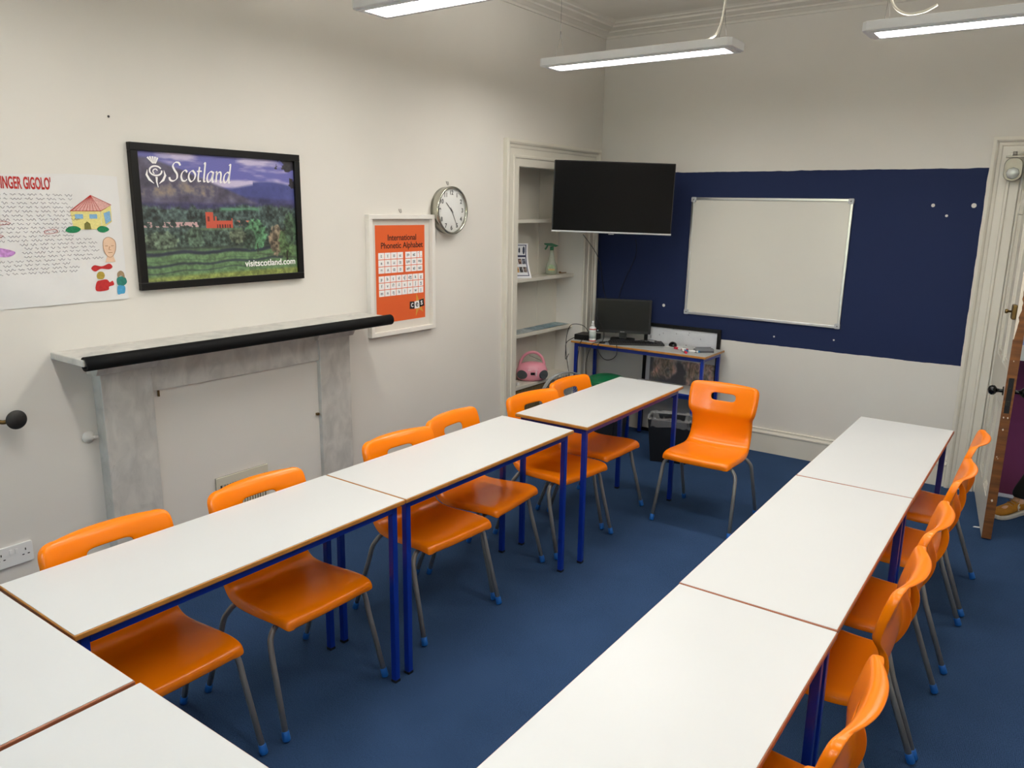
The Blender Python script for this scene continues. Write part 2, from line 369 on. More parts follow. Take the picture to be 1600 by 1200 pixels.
# cornice: stepped profile swept along the left and back walls (mitred)
prof = [(0, 3.165), (.012, 3.165), (.016, 3.18), (.03, 3.186), (.05, 3.196), (.062, 3.198), (.066, 3.208), (.10, 3.214), (.125, 3.22), (.13, 3.232), (.165, 3.236), (.17, 3.243), (.20, 3.25), (0, 3.25)]
def sweep(name, prof, path_fn, m, smooth=False):
    n = len(prof); b = MB(); rows = [[path_fn(k, p, z) for (p, z) in prof] for k in range(path_fn(None, 0, 0))]
    for r in rows: b.v += r
    for k in range(len(rows)-1):
        for i in range(n): b.f.append((k*n+i, k*n+(i+1) % n, (k+1)*n+(i+1) % n, (k+1)*n+i)); b.sm.append(False)
    b.f += [tuple(range(n)), tuple((len(rows)-1)*n+i for i in range(n-1, -1, -1))]; b.sm += [False, False]
    return b.build(name, m, fix=True)
def cpath(k, p, z):
    if k is None: return 4
    return [(p, YF, z), (p, YB-p, z), (XR-p, YB-p, z), (XR-p, YF, z)][k]
struct(sweep('trim_cornice', prof, cpath, m_ceil))
bprof = [(0, 0), (.02, 0), (.02, .145), (.026, .15), (.026, .16), (.018, .166), (.014, .178), (.018, .184), (.014, .19), (0, .19)]
def two(a, b):
    def f(k, p, z):
        if k is None: return 2
        q = (a, b)[k]; return (q[0]+p*q[2], q[1]+p*q[3], z)
    return f
struct(sweep('baseboard_back', bprof, two((.02, YB, 0, -1), (2.80, YB, 0, -1)), m_gloss))
struct(sweep('baseboard_left', bprof, two((0, 2.13, 1, 0), (0, 3.64, 1, 0)), m_gloss))
struct(sweep('baseboard_left_near', bprof, two((0, YF, 1, 0), (0, .735, 1, 0)), m_gloss))
struct(sweep('baseboard_right', bprof, two((XR, YF, -1, 0), (XR, YB, -1, 0)), m_gloss))
# architraves: moulded profile (offset across the face from the outer edge, depth)
aprof = [(0, 0), (0, .035), (.018, .04), (.028, .034), (.034, .024), (.05, .021), (.056, .016), (.095, .016), (.10, .022), (.112, .022), (.118, .012), (.165, .012), (.17, .004), (.17, 0)]
def arch(name, fr, x0, x1, z1, m, z0=0, prof=aprof):      # fr maps (a, z, depth) to world
    n = len(prof); b = MB(); rows = []
    rows.append([fr(x0+a, z0, d) for a, d in prof]); rows.append([fr(x0+a, z1-a, d) for a, d in prof])
    rows.append([fr(x1-a, z1-a, d) for a, d in prof]); rows.append([fr(x1-a, z0, d) for a, d in prof])
    for r in rows: b.v += r
    for k in range(3):
        for i in range(n): b.f.append((k*n+i, k*n+(i+1) % n, (k+1)*n+(i+1) % n, (k+1)*n+i)); b.sm.append(False)
    b.f += [tuple(range(n)), tuple(3*n+i for i in range(n-1, -1, -1))]; b.sm += [False]*2
    return struct(b.build(name, m, fix=True))
arch('trim_door_architrave', lambda a, z, d: (a, YB-d, z), 2.803, DX1+.172, 2.305, m_gloss)
sprof = [(a*1.08, d) for a, d in aprof]
arch('trim_alcove_architrave', lambda a, z, d: (d, a, z), 3.665, 4.985, 2.30, m_gloss, prof=sprof)
w = MB(); w.box((DX0-.003, YB+.0, 0), (DX0+.012, YB+.25, DZ1)); w.box((DX1-.012, YB, 0), (DX1+.003, YB+.25, DZ1)); w.box((DX0, YB, DZ1-.012), (DX1, YB+.25, DZ1+.003))
w.box((DX0+.012, YB+.06, 0), (DX0+.025, YB+.11, DZ1-.012)); struct(w.build('trim_door_lining', m_gloss))

# ------------------------------------------------------------------ alcove shelving
t = thing('alcove_shelves', 'cream painted shelves built into the moulded wall recess beside the television', 'shelves', (0, 0, 0))
b = MB(); b.box((-.262, AY0-.04, .40), (-.25, AY1+.08, AZ1)); 
b.build('back_panel', m_gloss, t)
b = MB(); b.add([(0, AY1, .0), (-.25, AY1+.05, .0), (-.25, AY1+.05, AZ1), (0, AY1, AZ1), (0, AY1+.002, 0), (-.25, AY1+.075, 0), (-.25, AY1+.075, AZ1), (0, AY1+.002, AZ1)], [(0,1,2,3),(4,7,6,5),(0,4,5,1),(3,2,6,7),(0,3,7,4),(1,5,6,2)]); b.build('side_panel', m_gloss, t, fix=True)
b = MB(); b.box((-.25, AY0-.02, 0), (0, AY0, AZ1)); b.build('side_panel', m_gloss, t)
b = MB(); b.box((-.25, AY0, AZ1-.02), (0, AY1, AZ1)); b.build('top_panel', m_gloss, t)
b = MB(); b.box((-.254, 4.50, .46), (-.246, 4.53, AZ1-.02)); b.build('cover_strip', m_gloss, t)
for z in (1.747, 1.303, .875, .462):
    b = MB(); b.box((-.25, AY0, z-.028), (-.085, AY1+.015, z)); b.build('shelf', m_gloss, t, bevel=.003)
b = MB(); b.box((-.115, AY0, 0), (-.10, AY1, .425)); b.build('lower_panel', wood('brown_hardboard', '#6a5a3a', '#857452'), t)

# ------------------------------------------------------------------ fireplace
t = thing('marble_fireplace', 'grey veined marble fireplace surround with a mantel slab and blocked white opening', 'fireplace', (0, 1.43, 0))
def FB(lo, hi): return ((lo[0], lo[1]-1.43, lo[2]), (hi[0], hi[1]-1.43, hi[2]))
b = MB(); b.box(*FB((0, .588, 1.2), (.262, 2.275, 1.228))); b.build('mantel_slab', m_marble, t, bevel=.004)
for a, c in ((.742, .968), (1.918, 2.135)):
    b = MB(); b.box(*FB((0, a, 0), (.072, c, 1.118))); b.build('pier', m_marble, t, bevel=.003)
    b = MB(); b.prism([(0, 1.118), (.080, 1.118), (.108, 1.16), (.108, 1.2), (0, 1.2)], 0, 1)
    b.v = [(x, (a-.02-1.43)+z*(c-a+.04), y) for x, y, z in b.v]; b.build('capital', m_marble, t, fix=True)
b = MB(); b.box(*FB((0, .968, 1.005), (.06, 1.918, 1.2))); b.build('lintel', m_marble, t)
b = MB(); b.box(*FB((0, .968, 0), (.045, 1.918, 1.005))); b.build('infill_panel', m_wall, t)
b = MB(); b.box(*FB((.045, .999, .975), (.058, 1.004, 1.003))); b.build('catch', m_brass, t)
b = MB(); b.box(*FB((.045, 1.895, .70), (.06, 1.91, .712))); b.build('catch', m_brass, t)
t = thing('air_vent', 'cream slatted air vent on the white fireplace panel', 'vent', mat_=on_left(1.255, .275, .045))
b = MB(); b.box((0, 0, 0), (.30, .235, .004)); b.build('backing', m_dark, t)
b = MB(); b.box((0, 0, .004), (.30, .02, .014)); b.box((0, .195, .004), (.30, .235, .014)); b.box((0, .02, .004), (.018, .195, .014)); b.box((.282, .02, .004), (.30, .195, .014)); b.box((0, .1, .004), (.3, .118, .014))
for k in range(1, 17): b.box((.018+k*.0155, .02, .004), (.018+k*.0155+.0085, .195, .012))
b.build('grille', mat('cream_vent_metal', '#cfc8b4', .45), t)
b = MB(); b.tube([(.268, .585, 1.207), (.268, 1.0, 1.208), (.27, 1.6, 1.207), (.268, 2.255, 1.205)], .031, 20); b.tube([(.268, .5845, 1.207), (.268, .586, 1.207)], .0, 6)
b = MB(); SEG = 22; P = []; ys = np.linspace(.592, 2.262, 14)
gap = .55
for y in ys:
    for rr in (.0285, .020):
        for k in range(SEG+1):
            t_ = PI+gap/1 + (2*PI-2*gap)*k/SEG; P.append((.268+rr*math.cos(t_), y, 1.212+rr*math.sin(t_)))
b.v = P; n = SEG+1
for i in range(len(ys)-1):
    for k in range(SEG):
        o0 = i*2*n; o1 = o0+2*n; b.f.append((o0+k, o0+k+1, o1+k+1, o1+k)); b.f.append((o0+n+k+1, o0+n+k, o1+n+k, o1+n+k+1)); b.sm += [True, True]
    for k in (0, SEG): b.f.append((i*2*n+k, i*2*n+n+k, (i+1)*2*n+n+k, (i+1)*2*n+k)); b.sm.append(False)
for i in (0, len(ys)-1):
    for k in range(SEG): b.f.append((i*2*n+k, i*2*n+n+k, i*2*n+n+k+1, i*2*n+k+1)); b.sm.append(False)
tag(b.build('foam_edge_guard', m_foam, fix=True), 'black foam tube slipped over the front edge of the marble mantel', 'edge guard')

# knob, pipe stub, sockets, hooks on the left wall
t = thing('bell_crank', 'dark round metal knob on a short curved brass arm on the wall', 'knob', mat_=on_left(.365, .995))
b = MB(); b.tube(spline([(-.05, .02, .0), (-.03, .015, .035), (.0, -.004, .05), (.04, -.002, .05)], 6), .009, 8); b.build('arm', m_brass, t)
b = MB(); b.lathe([(0, -.007), (.03, -.007), (.037, -.003), (.038, .003), (.034, .007), (0, .009)], 28, (.045, -.0, .065)); b.build('disc', m_knob, t)
b = MB(); b.lathe([(0, 0), (.022, 0), (.02, .004), (0, .005)], 16, (-.05, .02, 0)); b.build('wall_plate', m_brass, t)
t = thing('pipe_stub', 'painted-over white pipe stub beside the left marble pier', 'pipe', mat_=on_left(.70, .845))
b = MB(); b.lathe([(.026, 0), (.026, .006), (.018, .012), (.014, .02), (.01, .02), (.01, .03), (0, .03)], 16); b.build('flange', m_wall, t)
b = MB(); b.tube([(0, 0, .02), (.03, .0, .026)], .008, 8); b.build('spout', m_wall, t)
t = thing('power_socket', 'white double power socket on the wall at the left edge', 'socket', mat_=on_left(.285, .385))
b = MB(); b.rbox((0, 0, 0), (.146, .086, .010), .008); b.build('plate', m_white, t, bevel=.002)
for x in (.058, .078):
    b = MB(); b.box((x, .05, .010), (x+.011, .07, .014)); b.build('switch', m_white, t, bevel=.001)
for cx in (.028, .118):
    b = MB()
    b.box((cx-.002, .052, .0102), (cx+.002, .062, .0108)); b.box((cx-.014, .034, .0102), (cx-.006, .038, .0108)); b.box((cx+.006, .034, .0102), (cx+.014, .038, .0108))
    b.build('pin_holes', m_ink, t)
for (y, z, lb) in ((2.63, 1.80, 'small wire picture hook above the white framed alphabet poster'), (3.065, 1.975, 'small white nail hook in the wall just above the round clock')):
    t = MB(); t.tube([(-.008, .012, .001), (-.007, -.006, .008), (0, -.011, .01), (.007, -.006, .008), (.008, .012, .001)], .0016, 6)
    o = t.build('picture_hook', m_wire); o.matrix_world = on_left(y, z); tag(o, lb, 'hook')
o = MB().lathe([(.005, 0), (.005, .002), (0, .003)], 8).build('nail_head', m_knob); o.matrix_world = on_left(.92, 2.17); tag(o, 'single dark nail head in the wall above the handwritten poster', 'nail')

# ------------------------------------------------------------------ framed landscape poster
def paint_landscape(H=200, Wd=290):
    u = np.linspace(0, 1, Wd)[None, :]*np.ones((H, 1)); v = np.linspace(0, 1, H)[:, None]*np.ones((1, Wd))
    n1 = vnoise(H, Wd, 14, 4, 1); n2 = vnoise(H, Wd, 40, 60, 9, 3); n3 = vnoise(H, Wd, 14, 20, 20, 4); n4 = vnoise(H, Wd, 70, 9, 40, 3)
    c = lambda *a: np.array(a, float)/255
    img = np.zeros((H, Wd, 3)); 
    s = np.clip((n1-.48)*5, 0, 1)[..., None]; img[:] = c(104, 104, 172)*(1-s)+c(196, 186, 214)*s
    def lay(mask, col, tex=None, amt=.4):
        nonlocal img
        k = np.clip(mask*40, 0, 1)[..., None]; cc = np.ones((H, Wd, 3))*col
        if tex is not None: cc = cc*(1+(tex[..., None]-.5)*amt*2)
        img = img*(1-k)+cc*k
    lay(v-(.225-.03*np.sin(u*9+.6)-.02*(u > .7)), c(72, 78, 136), n3, .15)
    lay(v-(.31-.02*np.sin(u*5)), c(66, 66, 108), n3, .3)
    hill = .03+.05*u+.47*np.clip(u-.05, 0, 1)**1.15
    lay(np.where(u < .75, v-hill, -1), c(88, 84, 104), n3, .45)
    tan = (u < .62)*(v > hill+.03)*np.clip((n3-.50)*4, 0, 1)*np.clip((.36-v)*20, 0, 1)*np.clip((v-.17)*12, 0, 1)
    img = img*(1-.6*tan[..., None])+c(168, 148, 110)*.6*tan[..., None]
    lay(v-.36-.02*n3, c(62, 60, 96), n2, .3)
    trees = (v-(.40+.05*(n3-.5)*2))
    lay(trees, c(66, 82, 78), n2, .9)
    lay(np.minimum(np.minimum(v-.405, .455-v), np.minimum(u-.46, .74-u)), c(92, 146, 112), n4, .2)
    lay(np.minimum(v-(.44+.06*(n3-.5)), .53-v), c(58, 72, 70), n2, 1.0)
    hs = (np.abs(v-.555) < .018)*(n2 > .53)*(np.abs(u-.17) < .16); img[hs.astype(bool)] = c(196, 160, 160)
    hs = (np.abs(v-.545) < .02)*(n2 > .52)*((u > .57)*(u < .68)); img[hs.astype(bool)] = c(206, 120, 104)
    lay(np.minimum(np.minimum(v-.58, .61-v), np.minimum(u-.33, .62-u)), c(118, 148, 96))
    lay(v-(.60+.05*(n3-.5)), c(64, 80, 72), n2, 1.0)
    # red abbey with tower and arched nave
    ab = ((u > .375)*(u < .425)*(v > .455)*(v < .585)) | ((u > .425)*(u < .545)*(v > .525)*(v < .585)) | ((u > .435)*(u < .443)*(v > .49)*(v < .585)) | ((u > .54)*(u < .547)*(v > .505)*(v < .585))
    img[ab] = c(196, 84, 62); 
    for k in range(6):
        x = .448+k*.0165; img[((np.abs(u-x) < .005)*(v > .555)*(v < .585))] = c(84, 36, 36)
    img[(np.abs(u-.393) < .006)*(v > .49)*(v < .53)] = c(110, 44, 40)
    lay(v-.725, c(58, 66, 60), n4, .4)
    g = v-(.745-.01*u)
    lay(g, c(96, 126, 88), n2, .35)
    for (v0, dv, sl) in ((.775, .022, .02), (.865, .016, .03), (.915, .01, .045), (.835, .006, .02)):
        band = dv-np.abs(v-(v0+sl*(.5-u)+.008*np.sin(u*21)+.012*(n3-.5))); lay(np.where(u < .9, band*1.6, -1), c(44, 50, 64), n4, .3)
    lay(v-(.955-.02*(u)), c(132, 144, 78), n2, .4)
    for (cx, cy, rx, ry, col) in ((.70, .645, .075, .13, (74, 112, 82)), (.655, .69, .045, .09, (60, 78, 66)), (.855, .70, .06, .13, (116, 104, 88)), (.925, .73, .055, .15, (70, 92, 60)), (.58, .66, .06, .06, (84, 94, 78)), (.10, .68, .09, .07, (82, 96, 80)), (.3, .66, .05, .08, (70, 88, 74)), (.96, .6, .05, .14, (64, 86, 66))):
        d = 1-((u-cx)/rx)**2-((v-cy)/ry)**2+(n2-.5)*1.3; lay(d*.4, c(*col), n2, .9)
    img[(np.abs(u-.71) < .004)*(v > .72)*(v < .80)] = c(50, 44, 40); img[(np.abs(u-.925) < .006)*(v > .8)*(v < .88)] = c(40, 38, 30)
    lay(np.where(u > .7, np.minimum(v-(.80+.18*(u-.72)), (.825+.18*(u-.72))-v), -1), c(50, 48, 48))
    d = (u-.92)*6-(v-.02)*1.2+(n3-.5)*1.6+np.where(v < .08, .45, 0); lay(np.where((v < .25)*(u > .82), d-.12, -1), c(50, 48, 54), n2, .3)
    return img
t = thing('framed_poster', 'black framed landscape poster with hills, a red abbey and white lettering above the mantel', 'poster', mat_=on_left(.983, 1.449))
PW, PH = .891, .626
b = MB(); fw = .033; D = .028
for q in (((0, 0, 0), (PW, fw, D)), ((0, PH-fw, 0), (PW, PH, D)), ((0, fw, 0), (fw, PH-fw, D)), ((PW-fw, fw, 0), (PW, PH-fw, D))): b.box(*q)
b.build('frame', m_frame_b, t, bevel=.002)
b = MB(); b.box((fw-.005, fw-.005, 0), (PW-fw+.005, PH-fw+.005, .012)); b.build('backing_board', m_frame_b, t)
iw, ih = PW-2*fw, PH-2*fw
pr_ = print_mesh('printed_picture', paint_landscape(), iw, ih, m_print, t, z=.0135, x0=fw, y0=fw)
NIB = math.radians(35)
def nib(b, pts, x, y, s, sl=.16, wmin=.055, wmax=.2, n=7, z=(.0145, .0150), closed=False):
    q = spline([(px+py*sl, py) for px, py in pts], n, closed); ww = []
    for i in range(len(q)):
        a, c = q[max(i-1, 0)], q[min(i+1, len(q)-1)]; th = math.atan2(c[1]-a[1], c[0]-a[0]); ww.append((wmin+(wmax-wmin)*abs(math.sin(th-NIB)))*s)
    b.ribbon([(x+p[0]*s, y+p[1]*s) for p in q], ww, *z)
LET = {'S': [[(.98, 1.38), (.8, 1.62), (.45, 1.62), (.26, 1.32), (.45, .95), (.72, .6), (.72, .2), (.4, -.02), (.1, .05), (-.02, .3)]],
 'c': [[(.62, .82), (.42, .98), (.15, .78), (.05, .42), (.2, .06), (.48, .02), (.66, .18)]],
 'o': [[(.38, 1), (.1, .78), (.03, .35), (.28, -.01), (.6, .2), (.68, .65), (.38, 1)]],
 't': [[(.24, 1.35), (.17, .5), (.22, .06), (.48, .08)], [(0, .93), (.25, .96), (.5, .97)]],
 'l': [[(.08, 1.62), (.2, 1.7), (.17, .4), (.2, .05), (.36, .06)]],
 'a': [[(.64, .88), (.4, .98), (.12, .72), (.05, .25), (.2, .0), (.45, .2), (.62, .75)], [(.68, .98), (.63, .3), (.67, .02), (.82, .08)]],
 'n': [[(-.02, .92), (.1, .98), (.11, .5), (.1, 0)], [(.12, .62), (.3, .93), (.52, .95), (.6, .65), (.58, .15), (.64, .0), (.78, .08)]],
 'd': [[(.64, .88), (.4, .98), (.12, .72), (.05, .25), (.2, .0), (.45, .2), (.62, .75)], [(.52, 1.62), (.68, 1.7), (.64, .6), (.64, .02), (.8, .08)]]}
ADV = {'S': 1.1, 'c': .78, 'o': .84, 't': .6, 'l': .46, 'a': .92, 'n': .88, 'd': .9}
sc_ = .0485; x = fw+.142; y0 = PH-.152
b = MB()
for ch in 'Scotland':
    for st in LET[ch]: nib(b, st, x, y0, sc_)
    x += ADV[ch]*sc_
b.build('lettering', m_whiteprint, pr_)
b = MB(); cx, cy = fw+.082, PH-.125; s = .03   # thistle emblem
for k in range(-2, 3):
    a = k*.27; b.ribbon([(cx+.012*math.sin(a)-.004, cy+.042), (cx+.036*math.sin(a*1.3)-.010, cy+.042+.03*math.cos(a))], [.003, .0085], .0145, .015)
b.ribbon([(cx+.028*math.cos(q)*(1-.0*q), cy+.012+.020*math.sin(q)) for q in np.linspace(.5, 2*PI+.1, 26)], [.007]*26, .0145, .015)
b.ribbon([(cx+.003+(.002+.0042*q)*math.cos(q), cy+.012+(.002+.003*q)*math.sin(q)) for q in np.linspace(.2, 4.2, 16)], [.0045]*16, .0145, .015)
for sgn in (-1, 1):
    b.ribbon([(cx+sgn*.038, cy+.016), (cx+sgn*.043, cy-.006), (cx+sgn*.032, cy-.026), (cx+sgn*.012, cy-.042)], [.001, .010, .010, .002], .0145, .015)
b.ribbon([(cx+.002, cy-.014), (cx+.001, cy-.035), (cx+.006, cy-.058)], [.010, .007, .003], .0145, .015)
b.build('thistle_emblem', m_whiteprint, pr_)
text('web_address', 'visitscotland.com', .044, m_whiteprint, pr_, (PW-fw-.012, fw+.058, .0147), 'RIGHT', bold=.0006, sx=1.0)

# ------------------------------------------------------------------ phonetic alphabet poster
t = thing('framed_alphabet_poster', 'white framed orange alphabet chart beside the round clock', 'poster', mat_=on_left(2.345, 1.068))
PW, PH = .565, .712; fw = .026; D = .035
b = MB()
for q in (((0, 0, 0), (PW, fw, D)), ((0, PH-fw, 0), (PW, PH, D)), ((0, fw, 0), (fw, PH-fw, D)), ((PW-fw, fw, 0), (PW, PH-fw, D))): b.box(*q)
b.build('frame', m_frame_w, t, bevel=.002)
b = MB(); b.box((fw-.004, fw-.004, 0), (PW-fw+.004, PH-fw+.004, .008)); b.build('mount', m_mount, t)
ox, oy, ow, oh = .068, .075, .425, .575
b = MB(); b.box((ox, oy, .008), (ox+ow, oy+oh, .0088)); sheet = b.build('orange_sheet', m_orprint, t)
text('title', 'International', .050, m_ink, sheet, (ox+ow*.53, oy+oh*.872, .0092), sx=.98, bold=.0005)
text('title', 'Phonetic Alphabet', .050, m_ink, sheet, (ox+ow*.53, oy+oh*.792, .0092), sx=.98, bold=.0005)
cells = MB(); glyphs = []
def cell(x0, y1, w_, h_, s): 
    cells.box((x0, y1-h_, .0088), (x0+w_-.004, y1-.004, .0093)); glyphs.append((x0+w_/2-.002, y1-h_/2-.002, s))
gx0, gx1 = ox+.022, ox+ow-.012; cw = (gx1-gx0)/8; chh = .0415
g1 = [['i:', '\u026a', '\u028a', 'u:'], ['e', '\u0259', '\u025c:', '\u0254:'], ['\u00e6', '\u028c', '\u0251:', '\u0252']]
g2 = [['\u026a\u0259', 'e\u026a', None], ['\u028a\u0259', '\u0254\u026a', '\u0259\u028a'], ['e\u0259', 'a\u026a', 'a\u028a']]
y = oy+oh*.73
half = (gx1-gx0-.012)
for r in range(3):
    for k in range(4): cell(gx0+k*half/7.15, y, half/7.15, chh, g1[r][k])
    for k in range(3):
        x = gx0+4*half/7.15+.016+k*(half/7.25)
        if g2[r][k] is None: cell(x, y, half/15, chh, '\u02c8'); cell(x+half/14.5, y, half/15, chh, '\u02cc')
        else: cell(x, y, half/7.25, chh, g2[r][k])
    y -= chh
y -= .012
for row in (['p', 'b', 't', 'd', 't\u0283', 'd\u0292', 'k', 'g'], ['f', 'v', '\u03b8', '\u00f0', 's', 'z', '\u0283', '\u0292'], ['m', 'n', '\u014b', 'h', 'l', 'r', 'w', 'j']):
    for k, s in enumerate(row): cell(gx0+k*cw, y, cw, chh, s)
    y -= chh
cells.build('symbol_cells', m_whiteprint, sheet)
join_meshes([text('symbols', s, .026, m_inkg, sheet, (x, yy, .0096), bold=.0006) for x, yy, s in glyphs], 'symbols')
b = MB(); lx, ly = ox+ow-.075, oy+.085
star = []
for k in range(10):
    a = PI/2+k*PI/5+.25; r = (.062 if k % 2 == 0 else .022); star.append((lx+.01+r*math.cos(a), ly+r*1.25*math.sin(a)))
b.prism(star, .0088, .0092); b.build('logo_star', mat('gold_print', '#d69a3c', .5), sheet)
for k, (ch, bgm, fg) in enumerate((('c', m_ink, m_whiteprint), ('e', m_whiteprint, m_ink), ('s', m_ink, m_whiteprint))):
    px = lx-.045+k*.043; py = ly+.008*(k == 2)
    b = MB(); b.box((px-.022, py-.022, .0093), (px+.022, py+.024, .0097), Matrix.Rotation(-.06+.1*k, 3, 'Z')); b.build('logo_tile', bgm, sheet)
    text('logo_letter', ch, .055, fg, sheet, (px, py+.006, .0101), bold=.0005)

# ------------------------------------------------------------------ clock, time 10:25
t = thing('wall_clock', 'round chrome wall clock with black numerals showing twenty-five past ten', 'clock', mat_=on_left(3.05, 1.807))
R0 = .150
b = MB(); b.lathe([(0, .0), (R0*.97, 0), (R0*.985, .035), (R0*1.0, .055), (R0*.99, .064), (R0*.93, .066), (R0*.90, .058), (R0*.90, .048)], 56, cap=False); b.build('case', m_chrome, t)
b = MB(); b.lathe([(R0*.90, .048), (R0*.89, .0490), (0, .0490)], 56); fc = b.build('dial', m_face, t)
for k in range(1, 13): text('numeral', str(k), .038, m_ink, fc, (R0*.73*math.sin(k*PI/6), R0*.73*math.cos(k*PI/6), .0497), bold=.001)
b = MB()
for k in range(60):
    a = k*PI/30; r0, r1 = R0*(.84 if k % 5 else .825), R0*.86; b.ribbon([(r0*math.sin(a), r0*math.cos(a)), (r1*math.sin(a), r1*math.cos(a))], .001, .0492, .0496)
b.build('minute_marks', m_ink, fc)
for nm, a, ln, wd, z in (('hour_hand', (10+25/60)*PI/6, .072, .0068, .0510), ('minute_hand', 25.3*PI/30, .112, .0042, .0525)):
    b = MB(); d = (math.sin(a), math.cos(a)); b.ribbon([(-d[0]*.02, -d[1]*.02), (d[0]*ln, d[1]*ln)], [wd, wd*.75], z, z+.001); b.lathe([(.006, z-.001), (.006, z+.0015), (0, z+.0015)], 12); b.build(nm, m_ink, t)
b = MB(); b.lathe([(R0*.90, .0585), (R0*.6, .0600), (0, .0605)], 40); gm = mat('clear_clock_glass', '#ffffff', .02, alpha=.06); b.build('glass', gm, t)

# ------------------------------------------------------------------ handwritten poster on crinkled paper
t = thing('handwritten_poster', 'large crinkled paper poster with red title, handwriting and crayon drawings', 'poster', mat_=on_left(0, 0))
Y0p, Y1p = -.12, .930
def wav(y, z): return .004+.0022*math.sin(z*17+y*3)*math.exp(-((z-1.5)/.12)**2)+.0012*math.sin(y*23+z*31)+.0008*math.sin(y*61-z*47)
def paper_pt(u, v):
    y = Y0p+(Y1p-Y0p)*u; zt = 1.928+(.006*math.sin(u*9)); zb = 1.412+.007*u; z = zb+(zt-zb)*v; return y, z
b = MB(); NU, NV = 60, 34; vs = []
for s_ in (0, 1):
    for j in range(NV+1):
        for i in range(NU+1):
            y, z = paper_pt(i/NU, j/NV); vs.append((y, z, wav(y, z)-.0006*s_))
fs = []; n1 = (NU+1)*(NV+1)
for j in range(NV):
    for i in range(NU): a = j*(NU+1)+i; fs += [(a, a+1, a+NU+2, a+NU+1), (n1+a, n1+a+NU+1, n1+a+NU+2, n1+a+1)]
b.add(vs, fs, True); sheet = b.build('paper', mat('white_paper', '#dcdbd9', .8, var=.03, vscale=4), t)
class Draw(MB):                                   # strokes follow the paper surface
    def stroke(s, pts, w, closed=False, n=5, lift=.0014):
        q = spline(pts, n, closed) if n > 1 else list(pts)
        s2 = MB(); s2.ribbon(q, w, 0, .0003); s.add([(v[0], v[1], v[2]+wav(v[0], v[1])+lift) for v in s2.v], s2.f)
    def blob(s, pts, lift=.0005, n=5, closed=True):
        q = spline(pts, n, True)[:-1] if n > 1 else list(pts)
        cx = sum(p[0] for p in q)/len(q); cy = sum(p[1] for p in q)/len(q); k = len(q)
        vs = [(cx, cy, wav(cx, cy)+lift)]+[(p[0], p[1], wav(*p)+lift) for p in q]
        ar = sum(q[i][0]*q[(i+1) % k][1]-q[(i+1) % k][0]*q[i][1] for i in range(k))
        s.add(vs, [((0, i+1, (i+1) % k+1) if ar > 0 else (0, (i+1) % k+1, i+1)) for i in range(k)])
# pixel-measured landmarks on the paper converted to wall coordinates (y, z)
def TT(s, x, z, sz, sx): 
    o = text('title', s, sz, m_red, sheet, (0, 0, 0), 'RIGHT', ext=.0003, bold=.0016, sx=sx)
    for v in o.data.vertices: v.co.x += x; v.co.y += z; v.co.z += wav(v.co.x, v.co.y)+.0012
    return o
TT("GINGER GIGOLO'", .663, 1.890, .062, .405)
hw = Draw(); r2 = random.Random(3)
z = 1.848; k = 0
while z > 1.535:
    y = -.07; yend = .735 - .004*(k % 5) - (.03 if k > 8 else 0)
    if 1.70 > z > 1.545: yend = .80 if k > 10 else yend
    if z < 1.66: yend = .80
    if z < 1.58: yend = .70
    while y < yend:
        wl = r2.uniform(.012, .045)
        if not (z < 1.665 and z > 1.60 and .38 < y < .56 and False) and not (1.60 < z < 1.66 and y < .50):
            q = []; m = int(wl/.004)
            for i in range(m+1): q.append((y+i*.004, z+.004*math.sin(i*1.9+r2.random())*r2.uniform(.5, 1.3)+.010*(y-.4)*.6))
            if len(q) > 1: hw.stroke(q, .0014, n=2)
        y += wl+.008
    z -= .0158; k += 1
hw.build('handwriting', m_inkg, sheet)
def draw(name, fill, line=None):
    """fill: list of (material, [polys]); each colour is one mesh"""
    for i, (mt, polys, lift) in enumerate(fill):
        d = Draw()
        for p in polys: d.blob(p, lift=lift, n=1 if len(p) <= 5 else 5)
        d.build(name, mt, sheet)
cy_ = mat('yellow_crayon', '#e6da8c', .8, var=.15, vscale=150); cr_ = mat('pale_red_crayon', '#e2b0a8', .8, var=.2, vscale=150); cb_ = mat('blue_crayon', '#86b4d8', .8, var=.2, vscale=150)
cg_ = mat('green_crayon', '#1f8a58', .8, var=.4, vscale=150); co_ = mat('olive_crayon', '#7d7a3a', .8, var=.3); cp_ = mat('purple_crayon', '#cf96d8', .8, var=.35, vscale=120); csk = mat('skin_crayon', '#e8c6a8', .8, var=.15)
# house
hy, hz = .790, 1.80
draw('house_drawing', [(cy_, [[(hy-.065, hz-.012), (hy+.055, hz-.012), (hy+.055, hz-.085), (hy-.06, hz-.085)], [(hy+.057, hz-.012), (hy+.10, hz+.012), (hy+.10, hz-.055), (hy+.057, hz-.082)]], .0016)])
draw('roof_drawing', [(cr_, [[(hy-.066, hz-.011), (hy+.057, hz-.011), (hy+.02, hz+.052)], [(hy+.057, hz-.011), (hy+.102, hz+.014), (hy+.02, hz+.052)]], .0016)])
for w4 in ([[(hy-.05, hz-.024), (hy-.018, hz-.024), (hy-.018, hz-.042), (hy-.05, hz-.042)], [(hy+.008, hz-.024), (hy+.04, hz-.024), (hy+.04, hz-.042), (hy+.008, hz-.042)], [(hy+.067, hz-.02), (hy+.093, hz-.01), (hy+.096, hz-.05), (hy+.072, hz-.065)]]): draw('window_drawing', [(cb_, [w4], .0040)])
draw('door_drawing', [(co_, [[(hy-.018, hz-.085), (hy-.016, hz-.062), (hy-.004, hz-.053), (hy+.008, hz-.062), (hy+.010, hz-.085)][::-1]], .0040)])
